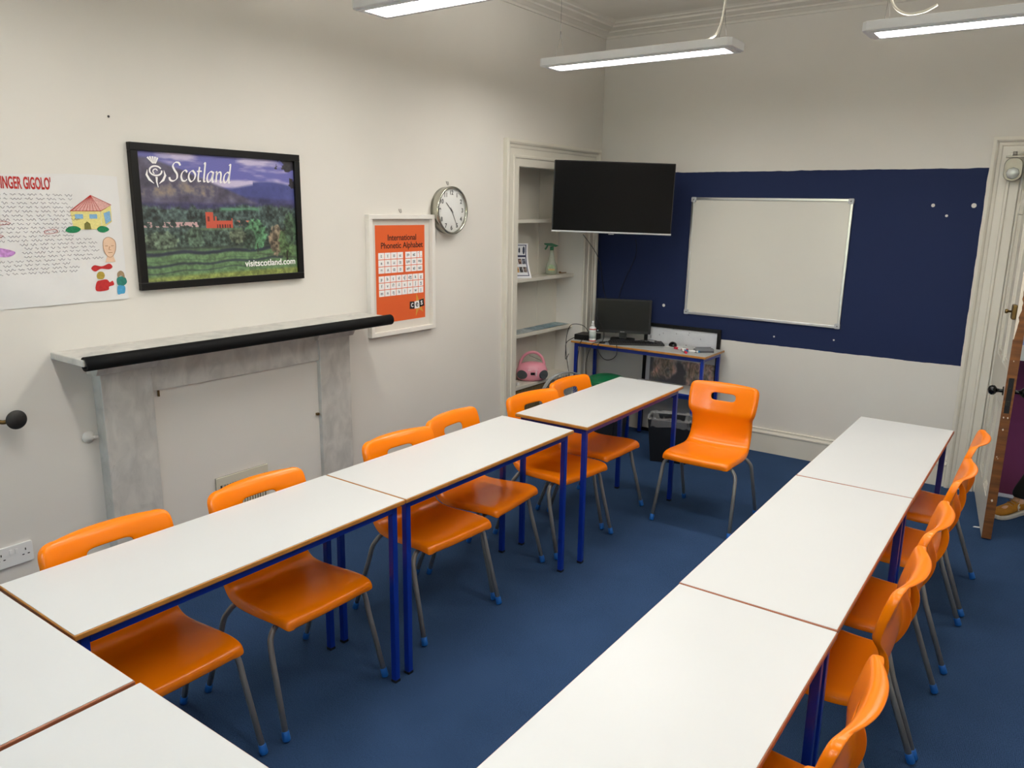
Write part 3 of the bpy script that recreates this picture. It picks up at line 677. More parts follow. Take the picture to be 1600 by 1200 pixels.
for w4 in ([[(hy-.092, hz-.088), (hy-.078, hz-.074), (hy-.05, hz-.072), (hy-.032, hz-.084), (hy-.05, hz-.097), (hy-.08, hz-.097)], [(hy+.034, hz-.084), (hy+.05, hz-.072), (hy+.075, hz-.076), (hy+.085, hz-.088), (hy+.065, hz-.098), (hy+.044, hz-.096)]]): draw('bush_drawing', [(cg_, [w4], .0022)])
d = Draw()
for i in range(9): d.stroke([(hy+.02, hz+.052), (hy-.06+i*.0145, hz-.010)], .0012, n=1, lift=.0030)
d.stroke([(hy-.066, hz-.011), (hy+.057, hz-.011), (hy+.102, hz+.014), (hy+.02, hz+.052), (hy-.066, hz-.011)], .002, n=1, lift=.0030)
d.build('roof_lines', m_red, sheet); d = Draw()
d.stroke([(.40, 1.745), (.46, 1.75), (.50, 1.742), (.46, 1.735), (.40, 1.745)], .0016, n=3, lift=.0030); d.build('red_word_ring', m_red, sheet); d = Draw(); d.stroke([(.62, 1.712), (.66, 1.716), (.665, 1.704), (.62, 1.700), (.62, 1.712)], .0016, n=3, lift=.0030)
d.build('red_word_ring', m_red, sheet); d = Draw(); d.stroke([(.36, 1.692), (.42, 1.702), (.47, 1.694), (.42, 1.682), (.36, 1.692)], .0016, n=3, lift=.0030)
d.build('red_word_ring', m_red, sheet)
draw('purple_drawing', [(cp_, [[(.395, 1.636), (.42, 1.65), (.46, 1.648), (.505, 1.632), (.48, 1.615), (.42, 1.618), (.34, 1.616), (.34, 1.625)]], .0019), (mat('tan_crayon', '#c8a050', .8), [[(.33, 1.642), (.39, 1.648), (.392, 1.634), (.33, 1.632)]], .001)])
fy, fz = .868, 1.640
draw('face_drawing', [(csk, [[(fy-.026, fz), (fy-.022, fz+.03), (fy, fz+.042), (fy+.024, fz+.028), (fy+.027, fz), (fy+.018, fz-.028), (fy, fz-.042), (fy-.018, fz-.028)], [(fy-.012, fz-.035), (fy+.014, fz-.035), (fy+.022, fz-.062), (fy-.022, fz-.062)]], .0016)])
d = Draw(); d.stroke([(fy-.026, fz), (fy-.022, fz+.03), (fy, fz+.042), (fy+.024, fz+.028), (fy+.027, fz), (fy+.018, fz-.028), (fy, fz-.042), (fy-.018, fz-.028)], .0016, closed=True, lift=.0026)
for q in ([(fy-.018, fz+.006), (fy-.006, fz+.006)], [(fy+.007, fz+.006), (fy+.018, fz+.006)], [(fy, fz+.004), (fy-.004, fz-.010), (fy+.005, fz-.011)], [(fy-.008, fz-.022), (fy+.010, fz-.022)]): d.stroke(q, .0018, n=1, lift=.0030)
d.build('face_lines', mat('brown_pencil', '#a0704c', .8), sheet)
m_rc = mat('solid_red_crayon', '#c42a2a', .8, var=.25, vscale=100)
draw('red_figure_drawing', [(m_rc, [[(.785, 1.555), (.80, 1.568), (.83, 1.562), (.862, 1.572), (.875, 1.558), (.86, 1.548), (.825, 1.552), (.80, 1.542)], [(.795, 1.462), (.80, 1.498), (.82, 1.505), (.845, 1.506), (.858, 1.49), (.868, 1.500), (.872, 1.482), (.85, 1.476), (.843, 1.462)]], .0016),
    (mat('blond_crayon', '#b8a040', .8, var=.3, vscale=90), [[(.806, 1.512), (.804, 1.528), (.815, 1.540), (.832, 1.538), (.838, 1.524), (.828, 1.509)]], .0022)])
draw('seated_figure_drawing', [(mat('teal_crayon', '#2a8070', .8, var=.3, vscale=90), [[(.888, 1.482), (.888, 1.508), (.905, 1.515), (.925, 1.51), (.930, 1.488), (.91, 1.474)]], .0016),
    (mat('sky_crayon', '#4aa0cc', .8, var=.3, vscale=90), [[(.884, 1.442), (.888, 1.476), (.91, 1.476), (.92, 1.47), (.915, 1.445), (.90, 1.442)]], .0019), (mat('brown_crayon', '#a08868', .8, var=.3, vscale=90), [[(.892, 1.512), (.892, 1.530), (.906, 1.540), (.920, 1.530), (.922, 1.508), (.907, 1.520)]], .0022)])

# ------------------------------------------------------------------ whiteboard
t = thing('whiteboard', 'large white wipe board with aluminium frame on the navy wall', 'whiteboard', mat_=on_back(.823, 1.022) @ Matrix.Rotation(math.radians(-.25), 4, 'Z'))
WW, WH = 1.19, .910; fw = .020; D = .018
b = MB(); b.box((.01, .01, 0), (WW-.01, WH-.01, .010)); b.build('board_surface', m_wb, t)
b = MB()
for q in (((0, 0, 0), (WW, fw, D)), ((0, WH-fw, 0), (WW, WH, D)), ((0, fw, 0), (fw, WH-fw, D)), ((WW-fw, fw, 0), (WW, WH-fw, D))): b.box(*q)
b.build('frame', m_alu, t, bevel=.003)
for x in (0, WW-.034):
    for y in (0, WH-.034):
        b = MB(); b.rbox((x-.002, y-.002, 0), (x+.036, y+.036, D+.002), .008); c = b.build('corner_cap', mat('grey_corner_plastic', '#b5b8bb', .4), t)
        b = MB(); b.lathe([(.004, D+.002), (.004, D+.004), (0, D+.004)], 8, (x+.017, y+.017, 0)); b.build('screw', m_knob, c)

# ------------------------------------------------------------------ television
ang = math.radians(35.0)
t = thing('television', 'black wall mounted television with silver lower edge angled across the corner', 'television',
          mat_=frame((.474, 4.402, 1.914), (math.cos(ang), math.sin(ang), 0), (0, 0, 1)) @ Matrix.Rotation(math.radians(-1.1), 4, 'Z'))
w2, h2 = .445, .2575
b = MB(); b.rbox((-w2, -h2, -.025), (w2, h2, .010), .006); b.build('casing', m_black, t)
b = MB(); b.box((-w2+.006, -h2+.012, .010), (w2-.006, h2-.006, .0115)); b.build('screen', m_blackgl, t)
b = MB(); b.rbox((-w2-.001, -h2-.004, -.02), (w2+.001, -h2+.010, .014), .004, axis=0); b.build('silver_trim', m_alu, t)
b = MB(); b.box((-.02, -h2-.011, -.0), (.02, -h2-.004, .012)); b.build('sensor', mat('grey_plastic', '#8a8c8e', .4), t)
b = MB(); b.box((-.28, -.18, -.06), (.28, .12, -.024)); b.build('rear_housing', m_black, t, bevel=.01)
b = MB(); b.box((-.12, -.12, -.08), (.12, .12, -.06)); b.tube([(0, 0, -.075), (.10, 0, -.22), (0, 0, -.40), (-.02, 0, -.49)], .018, 8); br = b.build('bracket_arm', m_black, t)

# ------------------------------------------------------------------ tables
def make_table(name, label, Lx, Wy, h, top_m, edge_m, rad=0, cat='table', group=None, th=.018):
    """table with its long side along local y, corner at the origin"""
    t = thing(name, label, cat, (0, 0, 0), 0, group)
    b = MB(); b.box((.0, .0, h-.0015), (Wy, Lx, h)); b.v = [(x, y, z) for x, y, z in b.v]
    b = MB(); b.box((.0035, .0035, h-.002), (Wy-.0035, Lx-.0035, h)); top = b.build('tabletop_surface', top_m, t)
    b = MB(); b.box((0, 0, h-th), (Wy, Lx, h-.0012)); b.build('tabletop_edge', edge_m, t, bevel=.004, bseg=3)
    i0 = .022; s = .025; z1 = h-th; z0 = z1-.030
    for lo, hi in (((i0, i0+s, z0), (i0+s, Lx-i0-s, z1)), ((Wy-i0-s, i0+s, z0), (Wy-i0, Lx-i0-s, z1)), ((i0+s, i0, z0), (Wy-i0-s, i0+s, z1)), ((i0+s, Lx-i0-s, z0), (Wy-i0-s, Lx-i0, z1))):
        b = MB(); b.box(lo, hi); b.build('frame_rail', m_blue, t, bevel=.002)
    for x in (i0, Wy-i0-s):
        for y in (i0, Lx-i0-s):
            b = MB(); b.box((x, y, .008), (x+s, y+s, z1)); lg = b.build('leg', m_blue, t, bevel=.0025)
            b = MB(); b.box((x-.001, y-.001, 0), (x+s+.001, y+s+.001, .012)); b.build('foot_cap', m_black, lg, bevel=.002)
    return t
TW = .4474; TL = 1.198
base = make_table('classroom_table', '', TL, TW, .757, m_lam, m_edge, group=None)
r_ = math.radians
rows = [((.9576, -.034), -.35, 'white topped blue legged table beside the fireplace, first of that row from the camera'),
        ((.9655, 1.1675), -.35, 'white topped blue legged table in the middle of the fireplace side row'),
        ((1.0007, 2.4433), .33, 'white topped blue legged table set apart by a gap nearest the computer desk')]
used = False
for (x, y), a, lb in rows:
    if not used: base.location = (x, y, 0); base.rotation_euler.z = r_(a); base['label'] = lb; used = True
    else: dup(base, (x, y, 0), r_(a), lb)
base2 = make_table('classroom_table', 'white topped table nearest the door at the far end of the right-hand row', TL, TW, .757, m_lam, m_edge_red)
base2.location = (2.496, 2.3725, 0)
dup(base2, (2.5034, 1.1685, 0), r_(.38), 'white topped table in the middle of the right-hand row')
dup(base2, (2.506, -.0335, 0), 0, 'white topped table at the near end of the right-hand row')
dup(base2, (.508, -.043, 0), r_(-90), 'white topped table across the near end at bottom left, beside the fireplace side row')
dup(base2, (1.7195, -.038, 0), r_(-90), 'white topped table across the near end at the bottom centre of the photo')

desk = make_table('computer_desk', 'small grey topped blue legged desk carrying the computer in the corner', 1.17, .39, .77, m_lam2, m_edge, cat='desk')
desk.location = (.025, 4.995, 0); desk.rotation_euler.z = r_(-90)
low = make_table('low_table', 'low white topped table with blue frame half hidden under the computer desk', 0.62, .30, .455, m_lam, m_blue, cat='table')
low.location = (.50, 4.955, 0); low.rotation_euler.z = r_(-90)

# ------------------------------------------------------------------ chairs
def chair_shell():
    # profile from the front lip to the top rim: x (forward), z, half width, roll amount; roll bends seat edges down and back edges rearwards
    P = [(.214, .426, .165, .036), (.219, .427, .180, .028), (.222, .428, .192, .014), (.218, .430, .201, .004), (.195, .433, .207, 0), (.130, .433, .210, 0), (.050, .427, .209, 0), (-.04, .423, .205, 0), (-.095, .427, .198, 0), (-.132, .446, .194, 0), (-.153, .484, .190, 0),
         (-.161, .535, .187, 0), (-.158, .588, .187, 0), (-.153, .612, .189, 0), (-.151, .627, .198, 0), (-.153, .642, .206, 0), (-.157, .660, .210, 0), (-.166, .702, .2135, 0), (-.176, .742, .2140, 0), (-.182, .763, .2135, 0), (-.187, .780, .210, .001), (-.191, .791, .201, .004), (-.194, .798, .186, .013), (-.197, .800, .166, .024), (-.198, .797, .150, .032)]
    P = [(x-(.02*(z-.62) if z > .62 and i > 9 else 0), z+(.04*(z-.62) if z > .62 and i > 9 else 0), w, r) for i, (x, z, w, r) in enumerate(P)]
    HOLE = 17
    S = [-1, -.99, -.965, -.90, -.76, -.54, -.36, -.18, 0, .18, .36, .54, .76, .90, .965, .99, 1]
    RS = {1: .034, .99: .020, .965: .007, .90: .001}
    n = len(P); rows = []
    for i, (x, z, w, rt) in enumerate(P):
        k = max(0, min(1, (z-.45)/.08)) if i > 8 else 0              # 0 on the seat, 1 on the back
        back = max(0, min(1, (z-.60)/.05)) if i > 12 else 0
        row = []
        for s in S:
            rl = max(RS.get(abs(s), 0), rt); rl = min(.034, math.hypot(RS.get(abs(s), 0), rt)) if rt else rl
            dish = (.026*back+.010)*abs(s)**2.4 if i > 8 else .010*abs(s)**2.4*(1 if i > 3 else .3)
            d = dish-rl
            row.append((x+d*k, w*s, z+d*(1-k)-.15*rl*k))
        rows.append(row)
    vs = [p for r in rows for p in r]; m = len(S); fs = []
    for i in range(n-1):
        for j in range(m-1):
            if i == HOLE and 6 <= j <= 9: continue     # hand hole
            fs.append((i*m+j, i*m+j+1, (i+1)*m+j+1, (i+1)*m+j))
    me = bpy.data.meshes.new('shell'); me.from_pydata(vs, [], fs); me.materials.append(m_orange)
    o = bpy.data.objects.new('shell', me); COL.objects.link(o)
    so = o.modifiers.new('s', 'SOLIDIFY'); so.thickness = .0055; so.offset = 0
    su = o.modifiers.new('u', 'SUBSURF'); su.levels = 2; su.render_levels = 2
    dg = bpy.context.evaluated_depsgraph_get(); dg.update()
    me2 = bpy.data.meshes.new_from_object(o.evaluated_get(dg))
    bpy.data.objects.remove(o); me2.name = 'shell'
    me2.polygons.foreach_set('use_smooth', [True]*len(me2.polygons))
    return me2
def make_chair():
    t = thing('school_chair', 'x', 'chair')
    sh = bpy.data.objects.new('seat_shell', chair_shell()); COL.objects.link(sh); sh.parent = t
    for front in (1, -1):
        bx = .135 if front > 0 else -.095; fx = .235 if front > 0 else -.235; fy = .240 if front > 0 else .235; zt = .392 if front > 0 else .396
        for s in (1, -1):
            top = (bx, .165*s, zt); knee = (bx+(fx-bx)*.16, .222*s, zt-.055)
            path = [(bx, 0.0, zt), (bx, .10*s, zt)]+spline([(bx, .155*s, zt), (bx+(fx-bx)*.03, .188*s, zt-.006), (bx+(fx-bx)*.08, .210*s, zt-.027), knee, (bx+(fx-bx)*.3, .2265*s, zt-.12)], 4)+[(fx, fy*s, .010)]
            b = MB(); b.tube(path, .0105, 10); lg = b.build('leg', m_tube, t)
            b = MB(); d = (Vector((fx, fy*s, .010))-Vector((bx+(fx-bx)*.3, .2265*s, zt-.12))).normalized(); e = Vector((fx, fy*s, .010))+d*.006; b.tube([e-d*.036, e-d*.034, e-d*.004, e], [.012, .0135, .0145, .012], 12); b.build('foot_cap', m_cap, lg)
    b = MB()
    for s in (1, -1): b.box((-.105, s*.10-.012, .398), (.145, s*.10+.012, .410))
    b.build('seat_mount', m_black, t)
    return t
ch0 = make_chair()
chairs = [  # centre x, y, facing angle, label
 (1.082, .312, 0, 'orange chair tucked in nearest the camera on the fireplace side, by the power socket'),
 (1.090, .880, 0, 'orange chair tucked in, seen in front of the slatted vent'),
 (1.085, 1.640, -4.5, 'orange chair tucked in just past the right marble pier of the fireplace'),
 (1.040, 2.100, 4.5, 'orange chair tucked in under the orange alphabet poster and clock'),
 (1.100, 2.700, -8, 'orange chair straddling the gap between tables, below the alcove shelves'),
 (1.065, 3.180, -2, 'orange chair on the fireplace side farthest from the camera, beside the fan'),
 (1.700, 3.475, -90, 'free standing orange chair facing the camera between the two rows of tables'),
 (2.885, 3.308, 180, 'orange chair on the right-hand side farthest from the camera, beside the open door'),
 (2.885, 2.735, 180, 'second farthest orange chair on the right-hand side, overlapping the one by the door'),
 (2.875, 2.096, 180, 'third orange chair from the door on the right-hand side'),
 (2.870, 1.600, 180, 'fourth orange chair from the door on the right-hand side'),
 (2.890, .840, 180, 'fifth orange chair from the door, at the lower right edge of the photo'),
 (2.870, .350, 180, 'orange chair whose top only shows at the bottom edge, nearest the camera on the right')]
for i, (x, y, a, lb) in enumerate(chairs):
    if i == 0: ch0.location = (x, y, 0); ch0.rotation_euler.z = r_(a); ch0['label'] = lb; ch0['group'] = 'orange school chairs'
    else: dup(ch0, (x, y, 0), r_(a), lb, 'orange school chairs')

# ------------------------------------------------------------------ pendant lamps
def make_lamp():
    t = thing('pendant_light', 'x', 'lamp', group='suspended strip lights')
    Lx, Wy, h = 1.175, .215, .042
    b = MB(); c = .02
    b.prism([(c, 0), (Lx-c, 0), (Lx, c), (Lx, Wy-c), (Lx-c, Wy), (c, Wy), (0, Wy-c), (0, c)], 0, h); b.build('housing', m_lampw, t, bevel=.003)
    b = MB(); b.box((.0, .0, 0), (1, 1, 0)); 
    b = MB(); b.add([(.055, .045, -.001), (.055, Wy-.045, -.001), (Lx-.055, Wy-.045, -.001), (Lx-.055, .045, -.001)], [(0, 1, 2, 3)]); b.build('diffuser', m_diff, t)
    b = MB(); b.add([(.12, .06, h+.001), (Lx-.12, .06, h+.001), (Lx-.12, Wy-.06, h+.001), (.12, Wy-.06, h+.001)], [(0, 1, 2, 3)]); b.build('added_top_glow', m_up, t)  # glowing top face, unseen from below, added to brighten the ceiling
    b = MB()
    for q in (((.02, .018, -.006), (Lx-.02, .04, 0)), ((.02, Wy-.04, -.006), (Lx-.02, Wy-.018, 0)), ((.02, .04, -.006), (.05, Wy-.04, 0)), ((Lx-.05, .04, -.006), (Lx-.02, Wy-.04, 0))): b.box(*q)
    b.build('bezel', m_lampw, t)
    for x in (.085, Lx-.085):
        b = MB(); b.tube([(x, .05, h), (x, Wy/2, h+.14)], .0009, 5); b.tube([(x, Wy-.05, h), (x, Wy/2, h+.14)], .0009, 5); b.tube([(x, Wy/2, h+.13), (x, Wy/2, ZC-2.65)], .0009, 5); b.tube([(x, Wy/2, h+.13), (x, Wy/2, h+.16)], .003, 6); b.build('suspension_wire', m_wire, t)
    return t
lp = make_lamp()
def flex(lamp, pts):
    b = MB(); b.tube(spline(pts, 8), .0058, 8); b.build('power_flex', m_flex, lamp)
lamps = [((.575, 3.222), 'suspended strip light above the television corner, wholly in view'), ((2.365, 3.236), 'suspended strip light at top right running out of the frame'), ((.638, 1.676), 'suspended strip light at top left cut off by the top of the photo'),
         ((2.40, 1.69), 'suspended strip light above the right-hand row, out of view'), ((.64, .14), 'suspended strip light above the near cross tables'), ((2.40, .14), 'suspended strip light nearest the camera')]
LO = []
for i, ((x, y), lb) in enumerate(lamps):
    if i == 0: lp.location = (x, y, 2.65); lp['label'] = lb; LO.append(lp)
    else: LO.append(dup(lp, (x, y, 2.65), 0, lb))
flex(LO[0], [(1.09, .10, ZC-2.65), (1.085, .10, .35), (1.09, .10, .22), (1.07, .09, .10), (1.03, .085, .06), (.95, .08, .045)])
flex(LO[1], [(.12, .10, ZC-2.65), (.085, .10, .30), (.10, .08, .14), (.16, .06, .07), (.24, .05, .062), (.30, .045, .085)])

cl = dup(lp, (3.0, 8.2, 2.62), 0, 'unseen strip light added to light the corridor beyond the door')  # unseen lamps added so the corridor does not render dark
dup(lp, (3.0, 6.2, 2.62), 0, 'second unseen strip light added to light the corridor just outside the door')
# ------------------------------------------------------------------ door, closer
dth = math.atan2(4.165-5.035, 3.104-2.985); dl = math.hypot(.119, .87)
dfr = frame((2.985, 5.035, 0), (math.cos(dth), math.sin(dth), 0), (0, 0, 1))    # local x along the leaf, y up, z = normal
DN = (dfr.to_3x3() @ Vector((0, 0, 1)))
t = struct(bpy.data.objects.new('door_1', None)); COL.objects.link(t); t.matrix_world = dfr
sg = 1 if DN.x > 0 else -1                                                        # thickness goes to +x side
TK = .048; zb, zt = .008, 2.105
def DB(b, x0, x1, y0, y1, d0, d1): 
    z0, z1 = sorted((d0*sg, d1*sg)); b.box((x0, y0, z0), (x1, y1, z1)); return b
b = MB(); st_ = .11
DB(b, 0, st_, zb, zt, 0, TK-.0); DB(b, dl-st_, dl-.004, zb, zt, 0, TK)
for y0, y1 in ((zb, .22), (.78, .98), (zt-.12, zt)): DB(b, st_, dl-st_, y0, y1, 0, TK)
DB(b, dl/2-.05, dl/2+.05, .22, .78, 0, TK); DB(b, dl/2-.05, dl/2+.05, .98, zt-.12, 0, TK)
b.build('door_leaf', m_gloss, t)
for x0, x1 in ((st_, dl/2-.05), (dl/2+.05, dl-st_)):
    for y0, y1 in ((.22, .78), (.98, zt-.12)):
        b = MB(); DB(b, x0, x1, y0, y1, .014, TK-.014)
        for q in ((x0, x0+.016, y0, y1), (x1-.016, x1, y0, y1), (x0, x1, y0, y0+.016), (x0, x1, y1-.016, y1)): DB(b, *q, .004, TK-.004)
        for q in ((x0+.03, x0+.036, y0+.03, y1-.03), (x1-.036, x1-.03, y0+.03, y1-.03), (x0+.03, x1-.03, y0+.03, y0+.036), (x0+.03, x1-.03, y1-.036, y1-.03)): DB(b, *q, .008, TK-.008)
        b.build('panel', m_gloss, t)
b = MB(); DB(b, dl-.004, dl, zb, zt, 0, TK); ed = b.build('worn_edge', m_doorwood, t); ed['label'] = 'bare brown wooden edge with chipped paint'
b = MB()                                                                          # ragged remains of white paint on the edge
rr = random.Random(5)
pts = [(1.17+.02*i, .004+.013*max(0, math.sin(i/22*PI))*rr.uniform(.6, 1.4)) for i in range(23)]
for i in range(len(pts)-1):
    (z0, a0), (z1, a1) = pts[i], pts[i+1]; b.add([(dl+.0006, z0, 0), (dl+.0006, z0, a0*sg), (dl+.0006, z1, a1*sg), (dl+.0006, z1, 0)], [(0, 1, 2, 3) if sg < 0 else (3, 2, 1, 0)])
for z, d, s_ in ((.73, .014, .006), (.73, .034, .006), (.66, .02, .007), (.50, .012, .005), (.49, .018, .004), (.24, .022, .009), (1.05, .02, .004)):
    b.add([(dl+.0006, z-s_, d*sg), (dl+.0006, z-s_*.3, (d+s_*.8)*sg), (dl+.0006, z+s_, (d+s_*.2)*sg), (dl+.0006, z+s_*.2, (d-s_*.6)*sg)], [(0, 1, 2, 3) if sg < 0 else (3, 2, 1, 0)])
b.build('paint_remains', mat('flaking_white_paint', '#e0d6c4', .6), ed)
b = MB(); DB(b, dl-.002, dl+.0015, .755, .955, .011, .037); lk = b.build('lock_plate', m_black, t)
b = MB(); DB(b, dl, dl+.006, .80, .825, .016, .032); DB(b, dl, dl+.003, .895, .90, .02, .026); b.build('latch', m_knob, lk)
for d in (-1, 1):
    off = (-.0 if d < 0 else TK)*sg; dr = sg*(-1 if d < 0 else 1)
    b = MB(); c = Vector((dl-.062, .868, off))
    b.tube([c, c+Vector((0, 0, .003*dr)), c+Vector((0, 0, .006*dr))], [.026, .026, .02], 18)
    zz = [0, .006, .02, .032, .036, .045, .058, .068, .074, .077]; rd = [.011, .011, .010, .012, .019, .0275, .0285, .022, .012, .001]
    b.tube([c+Vector((0, 0, q*dr)) for q in zz], rd, 20); b.build('door_knob', m_blackknob, t)
b = MB(); DB(b, dl-.075, dl-.003, 1.275, 1.355, -.022, 0); q = b.build('night_latch', m_brass, t, bevel=.006)
b = MB(); c = Vector((dl-.055, 1.315, -.022*sg)); b.tube([c, c+Vector((0, 0, -.012*sg)), c+Vector((0, 0, -.02*sg)), c+Vector((0, 0, -.03*sg))], [.006, .006, .013, .011], 12); b.build('latch_turn', m_brass, q)
b = MB(); b.tube(spline([(.30, 1.98, -.003*sg), (.38, 1.92, -.02*sg), (.42, 1.89, -.03*sg), (.42, 1.84, -.03*sg), (.36, 1.835, -.004*sg)], 4), .003, 6); b.build('wire_hook', m_flex, t)
t = thing('door_closer', 'grey metal door closer with round cap and arm at the top of the doorway', 'door closer', mat_=on_back(2.93, 2.12, YB-.045))
b = MB(); b.rbox((-.047, -.085, 0), (.052, .055, .055), .045, seg=8); b.build('body', mat('grey_cast_metal', '#8f8c84', .38, metal=.5, var=.15), t, bevel=.004)
b = MB(); b.lathe([(.036, .055), (.036, .062), (.032, .066), (0, .066)], 8, (.004, -.038, 0)); b.build('cap', mat('pale_cast_metal', '#b4b8b4', .35, metal=.4), t)
b = MB(); b.box((-.045, .057, .0), (.06, .066, .05)); b.tube([(0, .066, .03), (0, .092, .03)], .012, 12); b.build('top_plate', m_tube, t)
b = MB(); b.box((-.01, .082, .018), (.34, .092, .034)); b.build('arm', m_tube, t)
b = MB(); b.prism([(0, 0), (.045, .01), (.04, .028), (.006, .018)], .0, .0015); o = b.build('paper_scrap', m_whiteprint); o.location = (3.045, 4.335, .0005); tag(o, 'small torn scrap of white paper on the carpet by the door', 'paper')

# ------------------------------------------------------------------ things on the desk
DZ = .770
t = thing('computer_monitor', 'black computer monitor switched off on the corner desk', 'monitor', mat_=frame((.355, 4.882, DZ), (math.cos(r_(22)), math.sin(r_(22)), 0), (0, 0, 1)))
b = MB(); b.rbox((-.228, .062, -.02), (.228, .342, .012), .006); b.build('casing', m_black, t, bevel=.002)
b = MB(); b.box((-.212, .085, .012), (.212, .330, .013)); b.build('screen', m_scrgrey, t)
b = MB(); b.box((-.03, .005, -.045), (.03, .14, -.018)); b.build('neck', m_black, t)
b = MB(); b.rbox((-.10, 0, -.09), (.10, .012, .03), .03, axis=1); b.build('base', m_black, t)
text('badge', 'lenovo', .013, mat('silver_print', '#b8b8b8', .4), t, (0, .074, .0128))
b = MB(); b.lathe([(.006, .012), (.006, .0135), (0, .0135)], 10, (-.205, .076, 0)); b.build('sticker', mat('pale_blue_sticker', '#c8d8e8', .5), t)
t = thing('mini_computer', 'small black box computer on the left end of the desk', 'computer', mat_=frame((.10, 4.75, DZ), (math.cos(r_(4)), math.sin(r_(4)), 0), (0, 0, 1)))
b = MB(); b.box((-.085, 0, -.08), (.085, .045, .08)); b.build('case', m_black, t, bevel=.003)
b = MB(); b.box((-.075, .016, .08), (.05, .02, .0808)); b.build('front_slot', m_scrgrey, t)
t = thing('spray_bottle', 'white pump spray bottle with red bands standing left of the monitor', 'bottle', (.195, 4.665, DZ))
b = MB(); b.lathe([(.0, 0), (.026, 0), (.028, .004), (.028, .105), (.024, .118), (.013, .126), (.013, .13)], 22); b.build('body', m_white, t)
for z0, z1 in ((.004, .014), (.10, .108)):
    b = MB(); b.lathe([(.0284, z0), (.0284, z1)], 22); b.build('red_band', mat('red_label', '#c4483c', .5), t)
b = MB(); b.lathe([(.0284, .03), (.0284, .085)], 22); b.build('label_print', mat('pale_label_print', '#c9d3cc', .5, var=.2, vscale=150), t)
b = MB(); b.lathe([(.013, .13), (.013, .145), (.008, .148), (.008, .155), (.0095, .157), (.0095, .168), (.005, .172), (0, .172)], 16); b.build('pump_top', m_white, t)
# keyboard
t = thing('keyboard', 'black computer keyboard lying on the desk in front of the monitor', 'keyboard', (.53, 4.79, DZ), r_(33))
b = MB(); b.box((-.22, -.07, 0), (.22, .07, .014)); b.build('case', m_black, t, bevel=.004)
b = MB(); kx = 0
for r in range(6):
    for c in range(22):
        if c in (15, 18) or (r == 5 and 15 <= c <= 17 and c != 16): continue
        x0 = -.212+c*.0193; y0 = -.062+r*.0205+(.004 if r == 5 else 0); b.box((x0, y0, .014), (x0+.0165, y0+.0165, .020))
b.build('keys', mat('dark_grey_key_plastic', '#1d1d20', .5), t)
t = thing('mouse', 'black computer mouse beside the right end of the keyboard', 'mouse', (.80, 4.90, DZ), r_(30))
b = MB(); pr2 = [(0, 0), (.032, .0), (.034, .008), (.030, .022), (.018, .032), (0, .035)]; b.lathe(pr2, 20, (0, 0, 0), 1.0, 1.6); b.build('shell', m_blackknob, t)
b = MB(); b.tube([(0, .028, .030), (0, .038, .026)], .004, 8); b.build('wheel', m_tube, t)
b = MB(); b.box((.76, 4.84, DZ), (.88, 4.93, DZ+.001)); tag(b.build('paper_sheet', m_whiteprint), 'small white sheet of paper under the mouse', 'paper')
t = thing('microphone', 'thin black gooseneck microphone standing in front of the monitor', 'microphone', (.30, 4.645, DZ))
b = MB(); b.lathe([(0, 0), (.024, 0), (.024, .012), (.01, .016), (0, .016)], 18); b.build('base', m_black, t)
b = MB(); b.tube(spline([(0, 0, .012), (.012, .0, .06), (0, 0, .12), (-.045, 0, .19)], 6), .0032, 7); b.build('gooseneck', m_black, t)
b = MB(); b.tube([(-.04, 0, .18), (-.062, 0, .225)], .006, 10); b.build('head', m_black, t)
def pen(loc, rz, capm, label, g='board marker pens'):
    t = thing('marker_pen', label, 'pen', loc, rz, g)
    b = MB(); b.tube([(-.045, 0, .009), (.03, 0, .009)], .0085, 12); b.build('barrel', m_white, t)
    b = MB(); b.tube([(.03, 0, .009), (.066, 0, .009)], .0095, 12); b.build('cap', capm, t)
    b = MB(); b.tube([(-.056, 0, .009), (-.045, 0, .009)], .0088, 12); b.build('end_plug', capm, t)
m_redp = mat('red_pen_plastic', '#c81e3a', .35); m_bluep = mat('blue_pen_plastic', '#1470a8', .35)
pen((.98, 4.70, DZ), r_(-50), m_redp, 'red capped marker pen lying on the desk, nearest its front edge')
pen((.93, 4.775, DZ), r_(170), m_redp, 'red capped marker pen lying behind the other red one', )
pen((1.035, 4.735, DZ), r_(200), m_bluep, 'blue capped marker pen lying against the grey board eraser')
t = thing('board_eraser', 'grey whiteboard eraser on the right end of the desk', 'eraser', (1.10, 4.80, DZ), r_(38))
b = MB(); b.rbox((-.075, -.028, 0), (.075, .028, .014), .01); b.build('felt', mat('dark_grey_felt', '#4a4c50', .9), t)
b = MB(); b.rbox((-.075, -.028, .014), (.075, .028, .026), .01); b.box((-.06, -.028, .026), (.06, -.016, .036)); b.box((-.06, .016, .026), (.06, .028, .036)); b.build('grip', mat('grey_eraser_plastic', '#77797d', .5), t)
b = MB(); b.box((-.04, -.003, 0), (.04, .003, .004), Matrix.Rotation(.5, 3, 'Z')); o = b.build('stylus', mat('grey_blue_plastic', '#5a6a78', .4)); o.location = (.31, 4.66, DZ); tag(o, 'short grey blue stylus on the desk left of the keyboard', 'pen')

